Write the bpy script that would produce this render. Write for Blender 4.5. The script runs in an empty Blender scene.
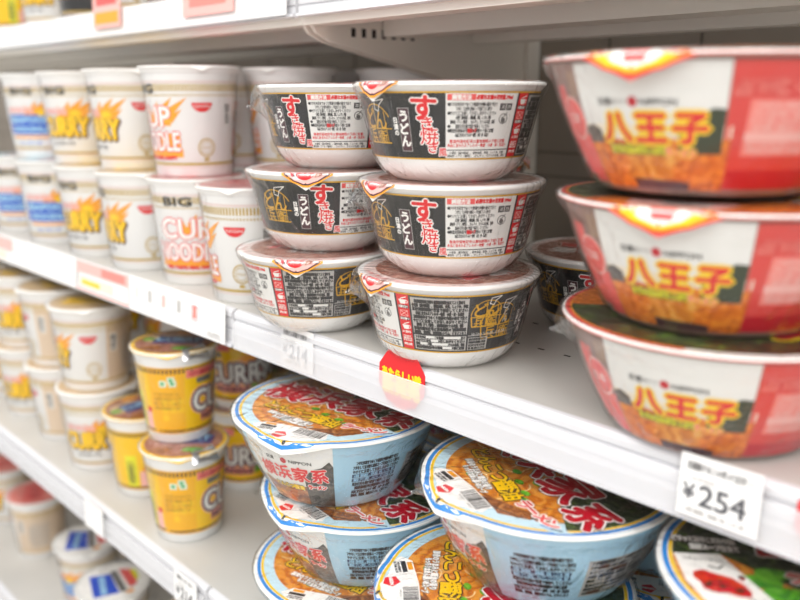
import bpy, bmesh, math, random
from mathutils import Vector, Matrix
import mathutils.noise as mn
random.seed(7)
sc = bpy.context.scene
C = sc.collection
G = 1.30            # height of the middle shelf above the floor; the floor is z = 0
PI = math.pi

# ---------------------------------------------------------------- camera
F, PITCH, ROLL, YAW, CH, CD = 817.74, 0.24234, -0.00131, 0.77437, 0.19731, 0.42228
fw = Vector((-math.cos(YAW)*math.cos(PITCH), math.sin(YAW)*math.cos(PITCH), -math.sin(PITCH)))
rt = Vector((math.sin(YAW), math.cos(YAW), 0)); up = rt.cross(fw)
rt2 = math.cos(ROLL)*rt + math.sin(ROLL)*up; up2 = math.cos(ROLL)*up - math.sin(ROLL)*rt
cd = bpy.data.cameras.new('camera'); cam = bpy.data.objects.new('camera', cd); C.objects.link(cam)
M = Matrix((rt2, up2, -fw)).transposed().to_4x4(); M.translation = Vector((0, -CD, G+CH)); cam.matrix_world = M
cd.sensor_width = 36; cd.lens = 36*F/800; cd.clip_start = .02
cd.dof.use_dof = True; cd.dof.focus_distance = .625; cd.dof.aperture_fstop = 3.6
sc.camera = cam
# ---------------------------------------------------------------- light and exposure
w = bpy.data.worlds.new('shop_surroundings'); sc.world = w; w.use_nodes = True
w.node_tree.nodes['Background'].inputs[0].default_value = (1.0, .99, .985, 1)
w.node_tree.nodes['Background'].inputs[1].default_value = .79
_nt = w.node_tree; _tc = _nt.nodes.new('ShaderNodeTexCoord'); _sx = _nt.nodes.new('ShaderNodeSeparateXYZ'); _cr = _nt.nodes.new('ShaderNodeValToRGB')
_nt.links.new(_tc.outputs['Generated'], _sx.inputs[0]); _nt.links.new(_sx.outputs[2], _cr.inputs[0]); _nt.links.new(_cr.outputs[0], _nt.nodes['Background'].inputs[0])
_cr.color_ramp.elements[0].position = .0; _cr.color_ramp.elements[0].color = (.92, .91, .90, 1)      # dimmer goods and floor of the shop
_cr.color_ramp.elements[1].position = .6; _cr.color_ramp.elements[1].color = (1.15, 1.15, 1.16, 1)   # pale ceiling
def area(name, loc, target, sx, sy, power, col=(1, .985, .96)):
    l = bpy.data.lights.new(name, 'AREA'); l.shape = 'RECTANGLE'; l.size = sx; l.size_y = sy; l.energy = power; l.color = col
    o = bpy.data.objects.new(name, l); C.objects.link(o); o.location = loc
    o.rotation_euler = (Vector(target)-Vector(loc)).to_track_quat('-Z', 'Y').to_euler()
area('ceiling_lamp', (-.6, -.75, 2.75), (-.6, -.6, 0), 5.0, .16, 25)
area('ceiling_lamp', (-.6, -1.55, 2.75), (-.6, -1.1, 0), 5.0, .16, 21)
area('ceiling_lamp', (1.0, -1.2, 2.6), (-.4, 0, 1.2), .3, 1.2, 12)
sc.view_settings.view_transform = 'Standard'; sc.view_settings.look = 'None'
sc.view_settings.exposure = .20; sc.view_settings.gamma = 1; sc.view_settings.use_curve_mapping = False

# ---------------------------------------------------------------- materials
def lin(h):
    h = h.lstrip('#'); v = [int(h[i:i+2], 16)/255 for i in (0, 2, 4)]
    return tuple((c/12.92 if c <= .04045 else ((c+.055)/1.055)**2.4) for c in v)+(1,)
MATS = {}
def mat(name, col, rough=.4, spec=.5, metal=0, coat=0, noise=0):
    m = bpy.data.materials.new(name); m.use_nodes = True; nt = m.node_tree; b = nt.nodes['Principled BSDF']
    b.inputs['Base Color'].default_value = lin(col); b.inputs['Roughness'].default_value = rough
    b.inputs['Specular IOR Level'].default_value = spec; b.inputs['Metallic'].default_value = metal
    b.inputs['Coat Weight'].default_value = coat
    if noise:
        tc = nt.nodes.new('ShaderNodeTexCoord'); n = nt.nodes.new('ShaderNodeTexNoise'); n.inputs['Scale'].default_value = noise
        n.inputs['Detail'].default_value = 5
        r = nt.nodes.new('ShaderNodeValToRGB'); c = lin(col)
        r.color_ramp.elements[0].position = .35; r.color_ramp.elements[1].position = .65
        r.color_ramp.elements[0].color = tuple(x*.9 for x in c[:3])+(1,); r.color_ramp.elements[1].color = c
        nt.links.new(tc.outputs['Object'], n.inputs['Vector']); nt.links.new(n.outputs['Fac'], r.inputs['Fac']); nt.links.new(r.outputs[0], b.inputs['Base Color'])
    MATS[name] = m; return m
def food(name, stops, scale=60, dist=3.0, wave=True, rough=.4, det=3):
    m = bpy.data.materials.new(name); m.use_nodes = True; nt = m.node_tree; b = nt.nodes['Principled BSDF']
    tc = nt.nodes.new('ShaderNodeTexCoord'); r = nt.nodes.new('ShaderNodeValToRGB')
    if wave:
        t = nt.nodes.new('ShaderNodeTexWave'); t.inputs['Scale'].default_value = scale; t.inputs['Distortion'].default_value = dist
        t.inputs['Detail'].default_value = det; t.inputs['Detail Scale'].default_value = 1.2; t.bands_direction = 'DIAGONAL'
        n2 = nt.nodes.new('ShaderNodeTexNoise'); n2.inputs['Scale'].default_value = scale*.7
        mx = nt.nodes.new('ShaderNodeMath'); mx.operation = 'MULTIPLY_ADD'; mx.inputs[1].default_value = .45
        ml = nt.nodes.new('ShaderNodeMath'); ml.operation = 'MULTIPLY'; ml.inputs[1].default_value = .6
        nt.links.new(tc.outputs['Object'], n2.inputs['Vector']); nt.links.new(n2.outputs['Fac'], ml.inputs[0])
        nt.links.new(tc.outputs['Object'], t.inputs['Vector']); nt.links.new(t.outputs['Fac'], mx.inputs[0]); nt.links.new(ml.outputs[0], mx.inputs[2])
        nt.links.new(mx.outputs[0], r.inputs['Fac'])
    else:
        t = nt.nodes.new('ShaderNodeTexNoise'); t.inputs['Scale'].default_value = scale; t.inputs['Detail'].default_value = 6; t.inputs['Distortion'].default_value = dist
        nt.links.new(tc.outputs['Object'], t.inputs['Vector']); nt.links.new(t.outputs['Fac'], r.inputs['Fac'])
    e = r.color_ramp.elements
    e[0].position, e[0].color = stops[0][0], lin(stops[0][1]); e[1].position, e[1].color = stops[-1][0], lin(stops[-1][1])
    for p, c in stops[1:-1]:
        x = e.new(p); x.color = lin(c)
    nt.links.new(r.outputs[0], b.inputs['Base Color']); b.inputs['Roughness'].default_value = rough
    MATS[name] = m; return m
for n, c in dict(white='f4f1ec', black='1c1b1c', ink='2b2a2c', red='df1f26', crimson='c3142a', gold='d9a521', dgrey='333234', grey='6f6d6c',
                 pgrey='b9b6b2', maroon='4a2730', pinkred='ea5a58', salmon='f08a80', warmred='d9443f', latte='dcc6ad', strand='f3d39a', tagink='55555a', pinkpale='f3b8b0', yellow='f6cf12', orange='f6a426', cyellow='f8c808',
                 lblue='9fcde6', blue='2f8ad8', palebl='c3dfea', rblue='1f4fc4', dgreen='2f3a25', lime='8cc63a', goldpale='c4a551', pinkbg='eed6d0',
                 brown='5a3220', tan='d8b98c', body_yellow='f5c400', body_orange='f2b200', dpurple='3b3a7c', green='3aa860', palegreen='dff0dd',
                 panelwhite='e9e8e4', sand='efe3cf', palegrey='dcdad6', steelblue='7fb4d6', limeyel='e6e21a', navy='1c2c50').items():
    mat(n, c, .38)
mat('cup_foam', 'f4f3f1', .42); mat('lip_plastic', 'f8f6f2', .3)
mat('blue_cup', 'a9d0e4', .32); mat('brown_cup', '8d6f66', .35); mat('silver_foil', 'c9c9cb', .25, metal=.8)
food('noodle_print', [(.2, 'b8601a'), (.5, 'd98528'), (.75, 'e39a3c'), (.95, 'f3c574')], 38, 14)
food('fried_print', [(.25, '8f3b10'), (.45, 'd4691b'), (.65, 'ec8f2c'), (.85, 'f7c06b')], 130, 2, False)
food('pork_print', [(.3, '5c2c14'), (.5, '9a5a28'), (.7, 'c98a4c')], 90, 2, False)
food('nori_print', [(.35, '1f2a18'), (.55, '35422a'), (.75, '6f8f3a')], 110, 1, False)
food('leaf_print', [(.35, '2f7a22'), (.6, '6dbb2e'), (.8, 'b9de6a')], 90, 1, False)
food('grill_print', [(.3, '6e3426'), (.5, 'a8654f'), (.65, 'c9a291'), (.8, 'e6dcd4')], 120, 2, False)
food('mountain_print', [(.35, '3d3a36'), (.55, '5d5852'), (.75, '8a837a')], 150, 1, False)
food('cup_lid_print', [(.3, 'b9404c'), (.5, 'd88a88'), (.7, 'f0d8d0')], 60, 1, False)
food('chilli_print', [(.3, '9c130c'), (.55, 'd8321a'), (.75, 'ef5a2c')], 220, 1, False)
mat('shelf_paint', 'c9c6c0', .4, noise=6); mat('under_paint', 'efe9df', .5); mat('rail_plastic', 'd8d8db', .25); mat('rail_shadow', 'c9c7c4', .3)
mat('wall_panel', '94897c', .6, noise=3); mat('panel_seam', '5b544b', .6); mat('slot_dark', '2a2724', .7); mat('paper', 'efeeed', .55)
mat('floor_tile', 'd8d2c6', .35, noise=2)
def film_mat(name, scale=60, strength=1.0, base=.045, tint=(1, 1, 1, 1)):
    m = bpy.data.materials.new(name); m.use_nodes = True; nt = m.node_tree; nt.nodes.clear()
    out = nt.nodes.new('ShaderNodeOutputMaterial'); mix = nt.nodes.new('ShaderNodeMixShader'); tr = nt.nodes.new('ShaderNodeBsdfTransparent')
    gl = nt.nodes.new('ShaderNodeBsdfGlossy'); gl.inputs['Roughness'].default_value = .16
    tr.inputs[0].default_value = tint
    lw = nt.nodes.new('ShaderNodeLayerWeight'); lw.inputs['Blend'].default_value = .5
    pw = nt.nodes.new('ShaderNodeMath'); pw.operation = 'POWER'; pw.inputs[1].default_value = 3.2
    ma = nt.nodes.new('ShaderNodeMath'); ma.operation = 'MULTIPLY_ADD'; ma.inputs[1].default_value = .75; ma.inputs[2].default_value = base
    tc = nt.nodes.new('ShaderNodeTexCoord'); mp = nt.nodes.new('ShaderNodeMapping'); mp.inputs['Scale'].default_value = (1, 1, .45)
    no = nt.nodes.new('ShaderNodeTexNoise'); no.inputs['Scale'].default_value = scale; no.inputs['Detail'].default_value = 3; no.inputs['Distortion'].default_value = 1.2
    bp = nt.nodes.new('ShaderNodeBump'); bp.inputs['Strength'].default_value = strength; bp.inputs['Distance'].default_value = .004
    L = nt.links.new
    L(tc.outputs['Object'], mp.inputs[0]); L(mp.outputs[0], no.inputs['Vector']); L(no.outputs['Fac'], bp.inputs['Height'])
    L(bp.outputs[0], gl.inputs['Normal']); L(bp.outputs[0], lw.inputs['Normal'])
    L(lw.outputs['Facing'], pw.inputs[0]); L(pw.outputs[0], ma.inputs[0]); L(ma.outputs[0], mix.inputs[0])
    L(tr.outputs[0], mix.inputs[1]); L(gl.outputs[0], mix.inputs[2]); L(mix.outputs[0], out.inputs[0])
    MATS[name] = m
film_mat('shrink_film'); film_mat('film_tail', 220, 1.0, .34)
def frosted(name, col, a):
    m = bpy.data.materials.new(name); m.use_nodes = True; nt = m.node_tree; b = nt.nodes['Principled BSDF']
    b.inputs['Base Color'].default_value = lin(col); b.inputs['Alpha'].default_value = a; b.inputs['Roughness'].default_value = .18
    MATS[name] = m
frosted('frosted_cover', 'f4f4f6', .34)

# ---------------------------------------------------------------- objects
def setp(o, label=None, cat=None, group=None, kind=None):
    if label: o['label'] = label
    if cat: o['category'] = cat
    if group: o['group'] = group
    if kind: o['kind'] = kind
    return o
def link_mesh(name, me, parent=None):
    o = bpy.data.objects.new(name, me); C.objects.link(o)
    if parent: o.parent = parent
    return o
def mesh_from(name, verts, faces, mats, midx=None, smooth=False):
    me = bpy.data.meshes.new(name); me.from_pydata(verts, [], faces)
    for m in mats: me.materials.append(MATS[m])
    if midx: me.polygons.foreach_set('material_index', midx)
    if smooth: me.polygons.foreach_set('use_smooth', [True]*len(me.polygons))
    me.update(); return me
def lathe(prof, n=96, capb=True, capt=False):
    vs, fs = [], []
    for r, z in prof:
        for i in range(n):
            a = 2*PI*i/n; vs.append((r*math.sin(a), -r*math.cos(a), z))
    for k in range(len(prof)-1):
        for i in range(n):
            j = (i+1) % n; fs.append((k*n+i, k*n+j, (k+1)*n+j, (k+1)*n+i))
    if capb: fs.append(tuple(range(n-1, -1, -1)))
    if capt: fs.append(tuple((len(prof)-1)*n+i for i in range(n)))
    return vs, fs
def box(vs, fs, lo, hi):
    b = len(vs)
    for x in (lo[0], hi[0]):
        for y in (lo[1], hi[1]):
            for z in (lo[2], hi[2]): vs.append((x, y, z))
    for f in ((0, 1, 3, 2), (4, 6, 7, 5), (0, 4, 5, 1), (2, 3, 7, 6), (0, 2, 6, 4), (1, 5, 7, 3)): fs.append(tuple(b+i for i in f))
def box_obj(name, lo, hi, m, parent=None, bevel=0):
    vs, fs = [], []; box(vs, fs, lo, hi); me = mesh_from(name, vs, fs, [m]); o = link_mesh(name, me, parent)
    if bevel:
        md = o.modifiers.new('bevel', 'BEVEL'); md.width = bevel; md.segments = 2
    return o

# ---------------------------------------------------------------- flat artwork (printed on packs), later wrapped on a surface
_tc = {}
def glyphs(s, res=3):
    if (s, res) in _tc: return _tc[(s, res)]
    cu = bpy.data.curves.new('t', 'FONT'); cu.body = s; cu.size = 1; cu.resolution_u = res
    cu.align_x = 'CENTER'; cu.align_y = 'CENTER'
    o = bpy.data.objects.new('t', cu); C.objects.link(o)
    dg = bpy.context.evaluated_depsgraph_get(); me = bpy.data.meshes.new_from_object(o.evaluated_get(dg))
    v = [(p.co.x, p.co.y) for p in me.vertices]; f = [tuple(p.vertices) for p in me.polygons]
    bpy.data.objects.remove(o); bpy.data.curves.remove(cu); bpy.data.meshes.remove(me)
    cnt = {}
    for q in f:
        for i in range(len(q)):
            e = (q[i], q[(i+1) % len(q)]); k = (min(e), max(e)); cnt[k] = cnt.get(k, 0)+1
    edges = [k for k, c in cnt.items() if c == 1]
    if v:
        xs = [p[0] for p in v]; ys = [p[1] for p in v]; cx, cy = (min(xs)+max(xs))/2, (min(ys)+max(ys))/2
        v = [(x-cx, y-cy) for x, y in v]; wd, ht = max(xs)-min(xs), max(ys)-min(ys)
    else: wd = ht = 0
    _tc[(s, res)] = (v, f, edges, wd, ht); return _tc[(s, res)]
class Art:
    """Flat shapes in metres; layer k is printed just above layer k-1."""
    def __init__(self): self.p = []          # (points, material, layer)
    def poly(self, pts, m, k=1): self.p.append((list(pts), m, k))
    def rect(self, x, y, w_, h_, m, k=1): self.poly([(x, y), (x+w_, y), (x+w_, y+h_), (x, y+h_)], m, k)
    def disc(self, x, y, r, m, k=1, n=28, ry=None): self.poly([(x+r*math.cos(2*PI*i/n), y+(ry or r)*math.sin(2*PI*i/n)) for i in range(n)], m, k)
    def ring(self, x, y, r0, r1, m, k=1, a0=0, a1=2*PI, n=64):
        for i in range(n):
            a, b = a0+(a1-a0)*i/n, a0+(a1-a0)*(i+1)/n
            self.poly([(x+r0*math.cos(a), y+r0*math.sin(a)), (x+r1*math.cos(a), y+r1*math.sin(a)), (x+r1*math.cos(b), y+r1*math.sin(b)), (x+r0*math.cos(b), y+r0*math.sin(b))], m, k)
    def stroke(self, pts, wd, m, k=1):
        for (x0, y0), (x1, y1) in zip(pts, pts[1:]):
            d = math.hypot(x1-x0, y1-y0)
            if d < 1e-9: continue
            ux, uy = (x1-x0)/d*wd/2, (y1-y0)/d*wd/2
            # a stadium-like hexagon around the segment
            self.poly([(x0-ux*.9, y0-uy*.9), (x0+uy, y0-ux), (x1+uy, y1-ux), (x1+ux*.9, y1+uy*.9), (x1-uy, y1+ux), (x0-uy, y0+ux)], m, k)
    def text(self, s, x, y, size, m, k=2, rot=0, sx=1, shear=0, bold=0, out=None, ow=0, out2=None, ow2=0, vert=False, res=3, fit=None):
        if vert:
            for i, ch in enumerate(s): self.text(ch, x+shear*i*size, y-i*size*1.02, size, m, k, rot, sx, 0, bold, out, ow, out2, ow2, False, res)
            return
        v, f, ed, wd, ht = glyphs(s, res)
        if not v: return
        if fit: sx = fit/(wd*size)
        c, sn = math.cos(rot), math.sin(rot)
        def T(p):
            a, b = p[0]*size*sx+p[1]*size*shear, p[1]*size
            return (x+a*c-b*sn, y+a*sn+b*c)
        V = [T(p) for p in v]
        for q in f: self.poly([V[i] for i in q], m, k)
        for mm, ww, kk in ((m, bold, k), (out, bold+ow, k-1), (out2, bold+ow+ow2, k-2)):
            if mm and ww > 0:
                for a, b in ed: self.stroke([V[a], V[b]], ww*2, mm, kk)
    def lines(self, x, y, wd, ht, n, m, k=2, seed=0, fill='nf', txt=None):
        """rows of fine print"""
        T = txt or SMALL
        for i in range(n):
            s = T[(i+seed) % len(T)]; h = ht/n
            self.text(s, x+wd/2, y+ht-h*(i+.5), h*.95, m, k, res=1, fit=wd*(1 if i % 3 else .93), bold=h*.02)
    def moved(self, dx, dy, rot=0, s=1):
        a = Art(); c, sn = math.cos(rot)*s, math.sin(rot)*s
        a.p = [([(dx+x*c-y*sn, dy+x*sn+y*c) for x, y in q], m, k) for q, m, k in self.p]; return a
    def add(self, other, dk=0): self.p += [(q, m, k+dk) for q, m, k in other.p]
    def clip_circle(self, R, keep=None):
        self.p = [(q, m, k) for q, m, k in self.p if max(math.hypot(*a) for a in q) < R or (keep and keep(q))]
    def build(self, name, fn, du=.004, dv=.004):
        names = sorted({m for _, m, _ in self.p}); idx = {m: i for i, m in enumerate(names)}
        vs, fs, mi = [], [], []
        def cut(q, ax, step):
            r = []
            while True:
                lo, hi = min(a[ax] for a in q), max(a[ax] for a in q)
                c = (math.floor(lo/step+1e-4)+1)*step
                if c >= hi-1e-6: return r+[q]
                A, B = [], []
                for i in range(len(q)):
                    a, b = q[i], q[(i+1) % len(q)]
                    if a[ax] <= c: A.append(a)
                    if a[ax] >= c: B.append(a)
                    if (a[ax]-c)*(b[ax]-c) < 0:
                        t = (c-a[ax])/(b[ax]-a[ax]); p = [0, 0]; p[ax] = c; p[1-ax] = a[1-ax]+(b[1-ax]-a[1-ax])*t; A.append(tuple(p)); B.append(tuple(p))
                if len(A) >= 3: r.append(A)
                if len(B) < 3: return r
                q = B
        for num, (q, m, k) in enumerate(self.p):
            k += (num*7919 % 41)/41*.55      # a hair of ink thickness so overlapping strokes never coincide
            ar = sum(q[i][0]*q[(i+1) % len(q)][1]-q[(i+1) % len(q)][0]*q[i][1] for i in range(len(q)))
            if ar < 0: q = q[::-1]
            for q1 in cut(q, 0, du):
                for q2 in (cut(q1, 1, dv) if dv else [q1]):
                    b = len(vs); vs += [fn(a, c_, k) for a, c_ in q2]; fs.append(tuple(range(b, b+len(q2)))); mi.append(idx[m])
        return mesh_from(name, vs, fs, names, mi)
SMALL = ['フタを矢印までめくり熱湯を内側の線まで注ぐ', 'フタをして五分待ち液体スープを加えてよく混ぜる', 'やけどに注意してお召しあがりください', '小麦粉（国内製造）、植物油脂、食塩、しょうゆ、砂糖',
         '調味料（アミノ酸等）、かんすい、カラメル色素、香料', '直射日光を避け常温で保存してください', '製造所固有記号は賞味期限の下部に記載', '本品に含まれるアレルギー物質　小麦・卵・乳成分', '酸味料、増粘剤、炭酸カルシウム、ビタミンＢ２']
def interp(tab, x):
    if x <= tab[0][0]: return tab[0][1]
    for (a, b), (c, d) in zip(tab, tab[1:]):
        if x <= c: return b+(d-b)*(x-a)/(c-a)
    return tab[-1][1]
def smooth_prof(pts, n=24):
    # Catmull-Rom through (z, r)
    out = []
    P_ = [pts[0]]+pts+[pts[-1]]
    for i in range(1, len(P_)-2):
        for j in range(6):
            t = j/6; o = []
            for a in (0, 1):
                p0, p1, p2, p3 = (P_[i+d][a] for d in (-1, 0, 1, 2))
                o.append(.5*((2*p1)+(-p0+p2)*t+(2*p0-5*p1+4*p2-p3)*t*t+(-p0+3*p1-3*p2+p3)*t**3))
            out.append(tuple(o))
    out.append(pts[-1]); return out
def side_fn(tab, R, off=.00035, dk=.00007):
    def fn(u, v, k):
        a = u/R; r = interp(tab, v)+off+k*dk; return (r*math.sin(a), -r*math.cos(a), v)
    return fn

# ---------------------------------------------------------------- generic pack parts
def body_mesh(name, tab, lip, m, base_in=.002):
    """tab: (z, r) outside profile; lip: list of (r, z) continuing over the rim and inwards"""
    prof = [(tab[0][1]-base_in-.004, tab[0][0]+.002), (tab[0][1]-base_in-.003, tab[0][0]), (tab[0][1]-.0008, tab[0][0])]+[(r, z) for z, r in tab[1:]]+lip
    vs, fs = lathe(prof, 96, True, False)
    return mesh_from(name, vs, fs, [m], smooth=True)
def lid_mesh(name, R, h, m, tab_len=.011, tab_w=.16, edge_m=None, rings=((0, 0),), th0=0, curl=0):
    """lid disc with a small skirt all round and a pull tab that hangs over the rim at angle th0"""
    n = 144; vs, fs, mi = [(0, 0, h)], [], []
    rad = [R*.5, R*.9, R-.0012, R+.0006]
    def skirt(a):
        d = abs((a-th0+PI) % (2*PI)-PI); return max(0, 1-d/tab_w)
    rows = []
    for r in rad:
        rows.append(len(vs)); vs += [(r*math.sin(2*PI*i/n), -r*math.cos(2*PI*i/n), h-(.0003 if r > R-.001 else 0)) for i in range(n)]
    for s_ in (.5, 1):
        rows.append(len(vs))
        for i in range(n):
            a = 2*PI*i/n; t = skirt(a); ln = (.0016+tab_len*t)*s_; rr = R+.0008+t*.0015*s_+curl*t*s_
            vs.append((rr*math.sin(a), -rr*math.cos(a), h-.0004-ln))
    for i in range(n): fs.append((0, rows[0]+i, rows[0]+(i+1) % n)); mi.append(0)
    for k in range(len(rows)-1):
        for i in range(n):
            j = (i+1) % n; fs.append((rows[k]+i, rows[k+1]+i, rows[k+1]+j, rows[k]+j)); mi.append(1 if edge_m and k >= len(rows)-2 else 0)
    return mesh_from(name, vs, fs, [m]+([edge_m] if edge_m else []), mi, smooth=True)
def lid_fn(R, h, tab_len=.011, off=.00025, dk=.00006, curl=0):
    """flat on the lid; beyond the rim the sheet bends down over the tab (tab at angle 0, the -y side)"""
    def fn(u, v, k):
        r = math.hypot(u, v)
        if r <= R+.0004: return (u, v, h+off+k*dk)
        t = (r-R)/tab_len; rr = R+.0011+.0015*t+off+k*dk+curl*t
        return (u/r*rr, v/r*rr, h-.0004-(r-R))
    return fn
def film_mesh(name, tab, R, h, seed, ear_a=0, ear=.012, off=.0011, amp=.0007):
    n, vs, fs = 120, [], []
    zs = [.0015+(h-.003)*i/16 for i in range(17)]
    for z in zs:
        for i in range(n):
            a = 2*PI*i/n; base = interp(tab, z)
            t = z/h; hull = tab[0][1]+(R-tab[0][1])*t      # film spans hollows between rim and base
            r = base+off+max(0, (hull-base))*.15
            f_ = min(1, max(0, (z-(h-.015))/.012)); r += (R+.0024-r)*f_ if R > .06 else 0
            r += (1-f_*.6)*amp*(mn.noise(Vector((math.sin(a)*9, math.cos(a)*9, z*55+seed*7)))+.9)*(1.6-.8*t)
            r += amp*.9*abs(math.sin(a*23+3*mn.noise(Vector((a, z*40, seed)))))*max(0, .35-t)*2
            d = abs((a-ear_a+PI) % (2*PI)-PI)
            if d < .16 and z > h*.45: r += ear*(1-d/.16)**1.5*max(0, 1-abs(z-h*.76)/(h*.2))
            vs.append((r*math.sin(a), -r*math.cos(a), z))
    top = len(zs)*n
    for rr, zz in ((R+.0014, h-.0004), (R*.96, h+.0002), (R*.5, h+.0003)):
        for i in range(n):
            a = 2*PI*i/n; vs.append((rr*math.sin(a), -rr*math.cos(a), zz))
    for k in range(len(zs)+2):
        for i in range(n):
            j = (i+1) % n; fs.append((k*n+i, k*n+j, (k+1)*n+j, (k+1)*n+i))
    c = len(vs); vs.append((0, 0, h+.0003)); k = len(zs)+2
    for i in range(n): fs.append((k*n+i, k*n+(i+1) % n, c))
    return mesh_from(name, vs, fs, ['shrink_film'], smooth=True)

def logo(m='red', s=1, k=3, kt=4):
    """red half-disc mark with the maker's lettering"""
    a = Art(); pts = [(.0108*s*math.cos(PI+PI*i/14), .0095*s*math.sin(PI+PI*i/14)+.0046*s) for i in range(15)]
    a.poly(pts, m, k); a.text('NISSIN', 0, .0010*s, .0042*s, 'white', kt, fit=.0165*s, res=1)
    return a
def barcode(wd, ht, k=2, seed=1, bg='white'):
    a = Art(); a.rect(-wd/2, -ht/2, wd, ht, bg, k); rr = random.Random(seed); x = -wd*.44
    while x < wd*.42:
        b = rr.choice((1, 1, 2, 3))*wd*.011; a.rect(x, -ht*.28, b, ht*.72, 'ink', k+1); x += b+rr.choice((1, 1, 2))*wd*.012
    a.text('4902105', -wd*.2, -ht*.39, ht*.16, 'ink', k+1, res=1); a.text('246894', wd*.22, -ht*.39, ht*.16, 'ink', k+1, res=1); return a

# ================================================================ pack kind 1: black-banded udon bowl
HA = .0697
TA = [(0, .0405), (.002, .0425), (.006, .0480), (.011, .0520), (.0165, .0550), (.0628, .0664)]
lipA = [(.0668, .0632), (.0676, .0638), (.0690, .0655), (.0698, .0672), (.0698, .0682), (.0692, .0687), (.067, .0687), (.064, .0683)]
def art_udon():
    a = Art(); R = .0608; L = 2*PI*R; h0, h1 = .0165, .0622; zc = (h0+h1)/2
    n = 48
    for i in range(n):
        u = -L/2+L*i/n; a.rect(u, h0, L/n, h1-h0, 'black', 0); a.rect(u, h1-.0011, L/n, .0011, 'gold', 1); a.rect(u, h0, L/n, .0010, 'gold', 1)
    def emblem(cx, cy, r):
        e = Art()
        for m, wd in (('gold', .0009),):
            e.ring(0, 0, r*.97, r*1.02, m, 2, .15*PI, .98*PI, 26)
            e.stroke([(-r*.98, 0), (-r*.9, -r*.62), (r*.8, -r*.62)], wd, m, 2); e.stroke([(-r*.1, r*.9), (-r*.05, -r*.62)], wd*.8, m, 2)
            e.stroke([(-r*.95, -r*.02), (r*.95, -r*.02)], wd*.8, m, 2); e.stroke([(r*.62, r*.7), (r*.62, -r*.6)], wd*.7, m, 2)
            e.text('ど', -r*.42, r*.42, r*.95, m, 2, bold=.0002); e.text('ん', r*.3, r*.32, r*.9, m, 2, bold=.0002)
            e.text('兵', -r*.5, -r*.33, r*.62, m, 2, bold=.0001); e.text('衛', r*.28, -r*.36, r*.62, m, 2, bold=.0001)
        # the white stroke of a ladle above the emblem
        e.stroke([(r*.05, r*.78), (r*.12, r*1.12), (r*.75, r*1.2), (r*.4, r*.95), (r*.3, r*.7), (r*.05, r*.78)], .0006, 'white', 3)
        return e.moved(cx, cy)
    for off in (0, -.196):
        def X(u): return u+off
        a.add(emblem(X(-.043), zc-.002, .0165))
        a.rect(X(-.0255), zc-.0085, .0052, .0150, 'black', 1); a.text('日清の', X(-.0228), zc+.0035, .0042, 'white', 2, vert=True, bold=.0002, res=2)
        a.rect(X(-.0198), zc-.0175, .0088, .0295, 'pgrey', 2); a.rect(X(-.0194), zc-.0171, .0080, .0287, 'maroon', 3)
        a.text('うどん', X(-.0154), zc+.0065, .0083, 'white', 5, vert=True, bold=.0004)
        a.text('す', X(-.0005), zc+.0120, .0185, 'red', 6, sx=1.05, bold=.0006, out='white', ow=.0009, rot=-.05)
        a.text('き', X(.0012), zc+.0020, .0098, 'red', 6, sx=1.1, bold=.0002, out='white', ow=.0008)
        a.text('焼', X(.0025), zc-.0066, .0125, 'red', 6, sx=1.1, bold=.0001, out='white', ow=.0008)
        a.text('き', X(.0048), zc-.0145, .0082, 'red', 6, sx=1.1, bold=.0002, out='white', ow=.0007)
        a.text('風', X(.0120), zc-.0176, .0062, 'red', 6, bold=.0001, out='white', ow=.0005)
        a.poly([(X(.0055), zc-.001), (X(.0145), zc-.001), (X(.0145), h1-.002), (X(.0065), h1-.002)], 'ink', 1)
    # cooking panel
    x0 = .0140; wd = .0500; a.rect(x0, h0+.0012, wd, h1-h0-.0024, 'panelwhite', 1)
    a.rect(x0+.001, h1-.0058, .018, .0040, 'pinkred', 2); a.text('調理方法', x0+.010, h1-.0038, .0036, 'white', 3, fit=.012, res=1, bold=.00015)
    a.text('必要なお湯の目安量 390ml', x0+.0325, h1-.0038, .0034, 'red', 2, fit=.026, res=1, bold=.0002)
    for i in range(8):
        y = h1-.0085-i*.0029
        if i in (0, 2, 5, 6): a.disc(x0+.0022, y, .0011, 'ink', 2, 10); 
        a.text(SMALL[i], x0+.004+.0145, y, .0029, 'ink', 2, res=1, fit=(.031 if i % 2 == 0 else .024), bold=.00007)
    a.text('粉末スープ', x0+.018, h1-.0085-6*.0029, .0032, 'red', 3, res=1, fit=.006, bold=.0002)
    for q in (0, 1): a.rect(x0+.0365+q*.0052, h1-.0125, .0045, .0045, 'ink', 2); a.text('湯捨'[q], x0+.03875+q*.0052, h1-.0103, .0034, 'panelwhite', 3, res=1)
    a.ring(x0+.0405, h1-.0182, .0030, .0035, 'ink', 2, n=20); a.stroke([(x0+.039, h1-.0175), (x0+.041, h1-.0165), (x0+.043, h1-.0140)], .0005, 'ink', 2); a.disc(x0+.0405, h1-.0192, .0018, 'grey', 2, 12)
    a.lines(x0+.0012, h0+.0085, wd-.004, .0055, 2, 'red', 2, 6)
    a.rect(x0, h0+.0064, wd, .0006, 'ink', 2); a.lines(x0+.001, h0+.0016, wd-.003, .0042, 2, 'ink', 2, 3)
    # red column of pictures
    x1 = x0+wd; a.rect(x1, h0+.0012, .0015, h1-h0-.0024, 'ink', 2); a.rect(x1+.0015, h0+.0012, .0095, h1-h0-.0024, 'red', 1)
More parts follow.
